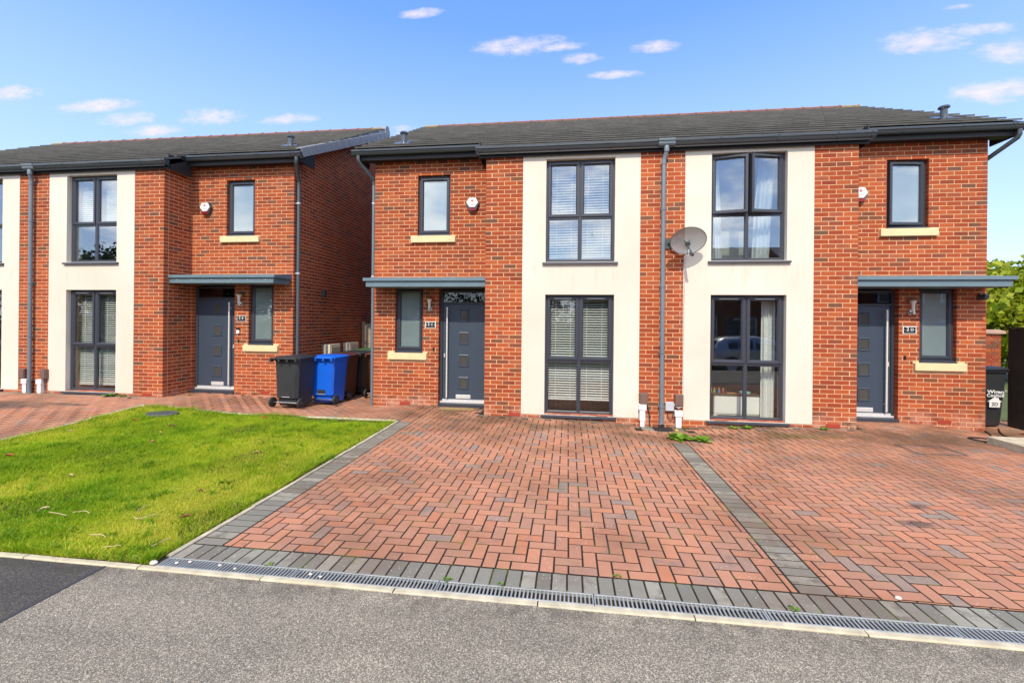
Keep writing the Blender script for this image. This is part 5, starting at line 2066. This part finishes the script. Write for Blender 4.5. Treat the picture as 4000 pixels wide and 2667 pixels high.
weed(1.66, 6.80, 46, .24, 'big dandelion with a yellow flower at the top of the dark strip', True)
weed(1.98, 6.74, 26, .20, 'leafy dandelion just right of the flowering one')
weed(2.74, 7.70, 14, .11, 'small weed below the left side of the lower 2D window')
weed(2.97, 7.68, 16, .12, 'small weed below the middle of the lower 2D window')
weed(-9.35, 7.92, 26, .17, 'spreading weed below the lower window of the left house')
weed(-9.05, 7.90, 12, .10, 'small weed right of the lower window of the left house')
weed(-2.92, 5.05, 34, .12, 'tuft of weeds over the edging halfway up the lawn')
weed(-2.05, 2.814, 7, .025, 'tiny weed in the drain edge near the lawn')
weed(-.78, 2.818, 12, .032, 'low moss tuft along the grating in the middle left')
weed(-.42, 2.818, 7, .026, 'tiny green tuft right of the moss tuft on the drain')
weed(1.36, 2.819, 8, .032, 'tiny green tuft on the drain before the dark strip')
weed(.35, 3.02, 8, .03, 'tiny green sprig between red and grey pavers in the middle')
weed(4.15, 7.72, 10, .09, 'small weed at the foot of the right brick pier')

DEAD = [simple('dry_leaf_%d' % i, lin(*c, .8), .8, .2, 30.0) for i, c in enumerate(((176, 84, 48), (148, 88, 56), (120, 76, 54), (196, 150, 96), (206, 186, 140)))]


def leaf(x, y, L, rz, k, label):
    m = MB()
    pr_ = []
    L *= .72
    for t in (0, .2, .45, .7, .9, 1.0):
        w = L * .32 * math.sin(math.pi * (t * .92 + .04)) ** .8
        zc = .010 * math.sin(math.pi * t) + .002
        pr_.append([((t - .5) * L, -w, zc + .010), ((t - .5) * L, -w * .4, zc), ((t - .5) * L, 0, zc - .004), ((t - .5) * L, w * .5, zc + .002), ((t - .5) * L, w, zc + .014)])
    m.loft(pr_, closed=False)
    m.tube([(-.5 * L, 0, .006), (-.72 * L, .01, .010)], .002, 5)
    z = float(lawn_z(x, y)) + .022 if (lx0 < x < lx1 and ly0 < y < ly1) else float(G(x, y))
    o = m.build('fallen_leaf', DEAD[k], None, True, loc=(x, y, z), fix=False)
    o.rotation_euler = (random.uniform(-.3, .3), random.uniform(-.2, .2), rz)
    tag(o, label, 'leaf', 'fallen leaves')


for i, (x, y, L, rz, k, lab) in enumerate((
        (-6.68, 4.48, .11, .3, 0, 'bright rust coloured leaf near the left edge of the lawn'),
        (-6.95, 6.27, .12, .5, 0, 'curled red-brown leaf below the inspection cover'),
        (-6.05, 6.05, .14, .4, 2, 'dark brown leaf right of the inspection cover'),
        (-5.10, 6.86, .10, 1.0, 0, 'orange leaf at the back edge of the lawn'),
        (-5.23, 4.02, .08, .2, 4, 'pale cream leaf in the middle left of the lawn'),
        (-3.21, 3.35, .09, .8, 1, 'brown leaf near the front right corner of the lawn'),
        (-3.53, 3.85, .05, .2, 2, 'small black-brown leaf in the right front of the lawn'),
        (-5.60, 5.30, .07, 1.2, 3, 'small tan leaf in the middle of the lawn'),
        (-3.90, 5.10, .07, .4, 3, 'tan leaf near the right back of the lawn'),
        (-4.55, 3.30, .09, .9, 4, 'pale green-white leaf near the front of the lawn'),
        (-4.1, 5.5, .06, 2.0, 1, 'brown leaf right of the lawn centre'),
        (-5.9, 5.7, .06, .1, 3, 'straw coloured leaf left of the lawn centre'),
        (-7.3, 5.6, .06, .7, 4, 'pale leaf by the left kerb of the lawn'),
        (-8.75, 7.78, .10, .3, 2, 'dark leaf on the paving before the left bay'),
        (-7.9, 8.30, .08, .2, 1, 'brown leaf on the paving before door 2B'))):
    leaf(x, y, L, rz, k, lab)
MAT['straw'] = simple('dry_straw', lin(206, 184, 134, .8), .8, .15, 20.0)
for i, (pts, lab) in enumerate((
        ([(-4.42, 3.24), (-4.30, 3.22), (-4.18, 3.19)], 'straight straw stem at the left front of the lawn'),
        ([(-4.20, 3.25), (-4.12, 3.285), (-4.03, 3.25)], 'arched straw stem touching the straight one'),
        ([(-3.71, 3.46), (-3.70, 3.40), (-3.66, 3.33)], 'short upright straw stem in the lawn front'),
        ([(-3.60, 3.25), (-3.53, 3.23), (-3.48, 3.33)], 'hooked straw stem in the lawn front'),
        ([(-3.64, 2.94), (-3.56, 2.955), (-3.49, 2.93)], 'thick tan stem near the lawn front edge'),
        ([(-3.03, 2.87), (-3.02, 2.93), (-3.01, 3.0)], 'straw stem pointing to the lawn corner'),
        ([(-3.36, 2.80), (-3.31, 2.82), (-3.26, 2.845)], 'pale stem lying at the bare front edge of the lawn'))):
    m = MB()
    pp = smooth_path(pts, 4)
    m.tube([(x, y, float(lawn_z(x, y)) + .034) for x, y, z in pp], .0034, 6)
    o = m.build('straw_stem', MAT['straw'], None, True)
    tag(o, lab, 'stem', 'dry stems on the lawn')
# pebbles in and beside the drain
MAT['pebble'] = simple('white_pebble', lin(226, 218, 204, .85), .8, .1)
for i, (x, y, s_, lab) in enumerate(((-2.70, 2.745, .012, 'white pebble at the left end of the drain'), (-2.62, 2.77, .011, 'second white pebble in the left drain end'), (-2.38, 2.76, .011, 'white pebble a little along the first grating'),
                                (-2.25, 2.74, .010, 'white pebble in the middle of the first grating'), (-1.70, 2.75, .011, 'white pebble near the second grating'), (-1.62, 2.735, .010, 'smaller pebble beside it on the second grating'),
                                (2.07, 3.03, .017, 'white stone on the grey border of the right drive'), (-2.85, 2.715, .024, 'pale stone at the corner of lawn and drain'))):
    m = MB()
    m.lathe([(s_ * .5, 0), (s_ * .95, s_ * .3), (s_ * 1.0, s_ * .7), (s_ * .6, s_ * 1.15), (s_ * .1, s_ * 1.25)], (0, 0, 0), 'Z', 9)
    o = m.build('pebble', MAT['pebble'], None, True, loc=(x, y, .0005))
    o.scale = (1.2, .85, .9)
    tag(o, lab, 'pebble', 'pebbles by the drain')
print('things ok')


# ------------------------------------------------------------------ trees
def crown_mesh(name, rx, ry, rz, clumps, per, size, seed, flat=0.0):
    r = np.random.default_rng(seed)
    d = r.normal(size=(clumps, 3))
    d /= np.linalg.norm(d, axis=1)[:, None]
    rad = r.random(clumps) ** .45
    bump_ = 1 + .28 * np.sin(d[:, 0] * 4 + seed) * np.sin(d[:, 1] * 5) + .15 * r.normal(size=clumps)
    c = d * (rad * bump_)[:, None] * np.array([rx, ry, rz])
    cs = .16 + .14 * r.random(clumps)
    n = clumps * per
    ctr = np.repeat(c, per, 0) + r.normal(size=(n, 3)) * np.repeat(cs, per)[:, None] * np.array([1, 1, .7]) * max(rx, .8) * .62
    u_ = r.normal(size=(n, 3))
    u_ /= np.linalg.norm(u_, axis=1)[:, None]
    t = r.normal(size=(n, 3))
    w = np.cross(u_, t)
    w /= np.linalg.norm(w, axis=1)[:, None]
    s = size * (.6 + .8 * r.random(n))[:, None]
    V = np.stack([ctr - u_ * s * .5, ctr + w * s * .32, ctr + u_ * s * .5, ctr - w * s * .32], 1).reshape(-1, 3)
    Fq = np.arange(n * 4).reshape(-1, 4)
    vals = np.clip(np.repeat(r.random(clumps), per) * .7 + r.random(n) * .3, 0, 1)
    return np_mesh(name, V, Fq, vals)


def trunk_mesh(h, r0, spread, seed):
    rr = random.Random(seed)
    m = MB()
    m.tube([(0, 0, -.2), (.03, .02, h * .35), (-.02, .04, h * .7), (.02, 0, h)], [r0 * 1.3, r0, r0 * .75, r0 * .4], 10)
    for k in range(7):
        a = k * 2.4 + rr.random()
        z0 = h * (.45 + .07 * k)
        L = spread * (.6 + .4 * rr.random())
        m.tube([(0, 0, z0), (math.cos(a) * L * .45, math.sin(a) * L * .45, z0 + L * .35), (math.cos(a) * L, math.sin(a) * L, z0 + L * .75)], [r0 * .5, r0 * .3, r0 * .12], 7)
    o = m.build('trunk', MAT['bark'])
    me = o.data
    bpy.data.objects.remove(o)
    return me


MAT['leaf_bright'] = m_leaf('yellow_green_tree_leaf', [(0.0, lin(112, 140, 26, .95)), (0.5, lin(160, 174, 40, .95)), (1.0, lin(206, 200, 80, .95))], 0.45)  # yellow-green foliage colour of the garden tree
MAT['leaf_dark'] = m_leaf('dark_tree_leaf', [(0.0, lin(40, 62, 22, .7)), (0.6, lin(70, 92, 36, .7)), (1.0, lin(112, 124, 60, .7))], 0.3)


def tree(name, loc, crown, trunk_, cz, mat, label, group=None, rz=0.0, sc=1.0):
    r = empty(name, loc, rz)
    r.scale = (sc, sc, sc)
    o = link('crown', crown, mat, r)
    o.location = (0, 0, cz)
    o.color = (0, 0, 0, 1)
    link('trunk', trunk_, None, r)
    tag(r, label, 'tree', group)


cm = crown_mesh('crown', 2.5, 2.2, 1.7, 230, 60, .26, 3)
cm.materials.append(MAT['leaf_bright'])
tk = trunk_mesh(2.6, .12, 1.6, 1)
tree('garden_tree', (16.3, 17.6, -.25), cm, tk, 2.35, None, 'yellow-green leafy tree behind the garden wall at the far right')
cm2 = crown_mesh('crown', 2.9, 2.7, 2.4, 200, 55, .34, 8)
cm2.materials.append(MAT['leaf_dark'])
tk2 = trunk_mesh(5.0, .18, 2.2, 2)
for i, (x, y, sc, lab) in enumerate(((2.4, -13.5, .62, 'dark leafy tree across the road opposite the middle house'), (-3.4, -14.5, .70, 'taller leafy tree across the road, left of the other'),
                                     (-12.0, -14.0, 1.0, 'leafy tree across the road opposite the left house'), (-26.0, -14.5, 1.15, 'leafy tree far along the opposite side, left'), (-35.0, -14.0, 1.0, 'leafy tree farthest left across the road'))):
    tree('roadside_tree', (x, y, -.25), cm2, tk2, 4.4, None, lab, 'trees across the road', i * 1.3, sc)

hm = crown_mesh('hedge_leaves', 12.0, .55, .95, 420, 50, .22, 12)
hm.materials.append(MAT['leaf_dark'])
for i, (hx_, lab) in enumerate(((-6.0, 'long clipped dark hedge across the road opposite the middle house'), (-29.0, 'long dark hedge across the road far to the left'))):
    hr = empty('hedge', (hx_, -10.6, -.1))
    o = link('leaves', hm, None, hr)
    o.location = (0, 0, .95)
    o.color = (0, 0, 0, 1)
    m = MB()
    for k in range(16):
        xk = -11 + k * 1.45
        m.tube([(xk, 0, -.1), (xk + .05, .02, .7), (xk - .05, 0, 1.3)], [.04, .03, .012], 6)
    m.build('stems', MAT['bark'], hr)
    tag(hr, lab, 'hedge', 'hedges across the road')

# ------------------------------------------------------------------ brick house across the road (seen mirrored in the windows)
def far_house(x0, w, label):
    r = empty('brick_house', (x0, -15.5, -.2))
    m = MB(); m.box(0, w, -7, 0, 0, 5.2); m.build('wall', MAT['farbrick'], r)
    m = MB()
    m.prism_x(-.3, w + .3, [(.4, 5.1), (-3.5, 7.6), (-7.4, 5.1)])
    m.build('roof', MAT['tile'], r)
    m = MB()
    m.prism_y(.002, .25, [(w * .55, 5.25), (w * .95, 5.25), (w * .75, 6.9)])
    m.build('gable', MAT['farbrick'], r)
    for (a, b) in ((.15, .9), (.36, .9), (.6, 1.4), (.82, 1.4)):
        for z in (1.0, 3.4):
            m = MB()
            xc = w * a
            m.ring(xc - b / 2, xc + b / 2, z, z + 1.25, [(0, .0), (0, .06), (.07, .06), (.07, .0)])
            m.box(xc - b / 2, xc + b / 2, .02, .05, z + .6, z + .66)
            wn = m.build('window', MAT['white'], r)
            m = MB(); m.box(xc - b / 2 + .06, xc + b / 2 - .06, .005, .02, z + .06, z + 1.19); m.build('pane', MAT['frostdark'], wn)
    m = MB(); m.bbox(w * .47, w * .47 + .95, .005, .06, 0, 2.1, .01); m.build('door', MAT['door'], r)
    m = MB(); m.box(w * .3, w * .3 + .7, -4, -3.3, 6.8, 8.6); m.build('chimney', MAT['farbrick'], r)
    tag(r, label, 'house', 'houses across the road')


def m_farbrick():
    m, N, b = new_mat('distant_brickwork')
    geo = N.n('ShaderNodeNewGeometry')
    bt = N.n('ShaderNodeTexBrick')
    mp = N.n('ShaderNodeMapping', ins={'Vector': geo.outputs['Position']})
    mp.inputs['Rotation'].default_value = (math.pi / 2, 0, 0)
    N.set(bt.inputs['Vector'], mp.outputs[0])
    bt.inputs['Scale'].default_value = 1.0
    bt.inputs['Brick Width'].default_value = .225
    bt.inputs['Row Height'].default_value = .075
    bt.inputs['Mortar Size'].default_value = .006
    N.set(bt.inputs['Color1'], lin(150, 64, 44, .8))
    N.set(bt.inputs['Color2'], lin(120, 56, 42, .8))
    N.set(bt.inputs['Mortar'], lin(190, 160, 130, .7))
    N.set(b.inputs['Base Color'], bt.outputs['Color'])
    b.inputs['Roughness'].default_value = .9
    return m


MAT['farbrick'] = m_farbrick()
far_house(6.2, 9.5, 'red brick house with white windows across the road, mirrored in the 2D window')
far_house(20.0, 9.0, 'second red brick house farther right across the road')
far_house(-23.0, 8.0, 'red brick house across the road opposite the left pair')

# ------------------------------------------------------------------ silver car parked just past the right edge of the frame
def car(loc, rz, label):
    r = empty('parked_car', loc, rz)
    silver = MAT['carpaint']
    st = [  # x, half width, bottom, belt, roof half width, roof z
        (0.00, .70, .42, .80, .60, .82), (0.06, .80, .30, .92, .60, 1.02), (.25, .845, .24, .98, .60, 1.30), (.55, .86, .22, .97, .61, 1.42), (1.1, .865, .20, .95, .63, 1.475),
        (1.7, .865, .20, .94, .635, 1.475), (2.3, .865, .20, .93, .625, 1.42), (2.75, .86, .20, .925, .60, 1.22), (3.05, .855, .20, .92, .66, .985), (3.5, .83, .21, .86, .62, .91), (3.8, .76, .24, .74, .55, .79), (3.95, .62, .34, .62, .45, .64)]
    loops = []
    for x, w, b, belt, rw, rf in st:
        half = [(w * .86, b), (w * .98, b + .10), (w, b + .30 * (belt - b) + .08), (w * .985, belt - .03), (w * .95, belt + .005), (rw + (w * .95 - rw) * .45, belt + (rf - belt) * .60), (rw * .98, max(rf - .045, belt + .008)), (rw * .78, rf)]
        loops.append([(x, -y, z) for y, z in half] + [(x, y, z) for y, z in reversed(half)])
    m = MB(); m.loft(loops, cap0=True, cap1=True)
    m.build('body', silver, r, True)
    def onside(x, k, s):
        for a, b in zip(st, st[1:]):
            if a[0] <= x <= b[0]:
                t = (x - a[0]) / (b[0] - a[0])
                w, bt, rw, rf = [a[i] + (b[i] - a[i]) * t for i in (1, 3, 4, 5)]
                p0, p1 = Vector((w * .95, bt + .005)), Vector((rw * .98, rf - .045))
                q = p0 + (p1 - p0) * k
                return (x, s * (q.x + .010 + .02 * math.sin(math.pi * k)), q.y)
    for s in (-1, 1):
        for (xs, nm) in (((.62, .80, .98), 'rear_quarter_window'), ((1.03, 1.3, 1.55), 'rear_side_window'), ((1.63, 2.0, 2.3, 2.48), 'front_side_window')):
            m = MB()
            top = {.62: .55, 2.48: .55}
            rows = [[onside(x, k, s) for x in xs] for k in (.08, .45, .78)]
            m.loft(rows, closed=False)
            m.build(nm, MAT['carglass'], r)
        m = MB(); m.bbox(2.42, 2.58, s * .90 - .07, s * .90 + .07, .95, 1.06, .03); m.build('mirror', silver, r, True)
        for xa in (.72, 3.2):
            m = MB()
            a, b = (-.10, .10)
            m.lathe([(.20, a), (.29, a), (.31, a + .03), (.31, b - .03), (.29, b), (.20, b)], (xa, s * .77, .31), 'Y', 26)
            wh = m.build('wheel', MAT['rubber'], r, True)
            m = MB()
            q = s * .105
            m.lathe([(.205, 0), (.19, s * .012), (.05, -s * .01)], (xa, s * .77 + q, .31), 'Y', 20)
            for k in range(5):
                an = k * 2 * math.pi / 5
                m.tube([(xa, s * .77 + q, .31), (xa + .18 * math.cos(an), s * .77 + q + s * .004, .31 + .18 * math.sin(an))], .022, 6)
            m.build('rim', MAT['alu'], wh, True)
            m = MB()
            m.lathe([(.355, 0), (.355, s * .006)], (xa, s * .865 - s * .006, .33), 'Y', 26)
            m.build('wheel_arch', MAT['rubber'], r)
        m = MB(); m.bbox(.0, .10, s * .70 - .10, s * .70 + .10, .80, 1.05, .02); m.build('tail_light', MAT['red'], r, True)
        m = MB(); m.bbox(3.68, 3.88, s * .58 - .12, s * .58 + .12, .64, .76, .03); m.build('headlight', MAT['lampglass'], r, True)
    m = MB()
    m.loft([[(.075, -.56, 1.02), (.075, .56, 1.02)], [(.235, -.54, 1.30), (.235, .54, 1.30)]], closed=False)
    m.build('rear_window', MAT['carglass'], r)
    m = MB()
    m.loft([[(2.78, -.56, 1.215), (2.78, .56, 1.215)], [(2.34, -.56, 1.425), (2.34, .56, 1.425)]], closed=False)
    m.build('windscreen', MAT['carglass'], r)
    m = MB(); m.box(-.012, .002, -.26, .26, .50, .61); m.build('number_plate', MAT['yellow'], r)
    tag(r, label, 'car')


MAT['carpaint'] = simple('silver_paint', (.55, .57, .60), .3, .02, metal=.6, coat=.8)
MAT['carglass'] = simple('tinted_car_glass', (.02, .022, .025), .08, .02, coat=.5)
car((5.75, -3.3, -0.30), 0.0, 'silver hatchback parked on the road out of frame, mirrored in the lower 2D window')
print('all ok')
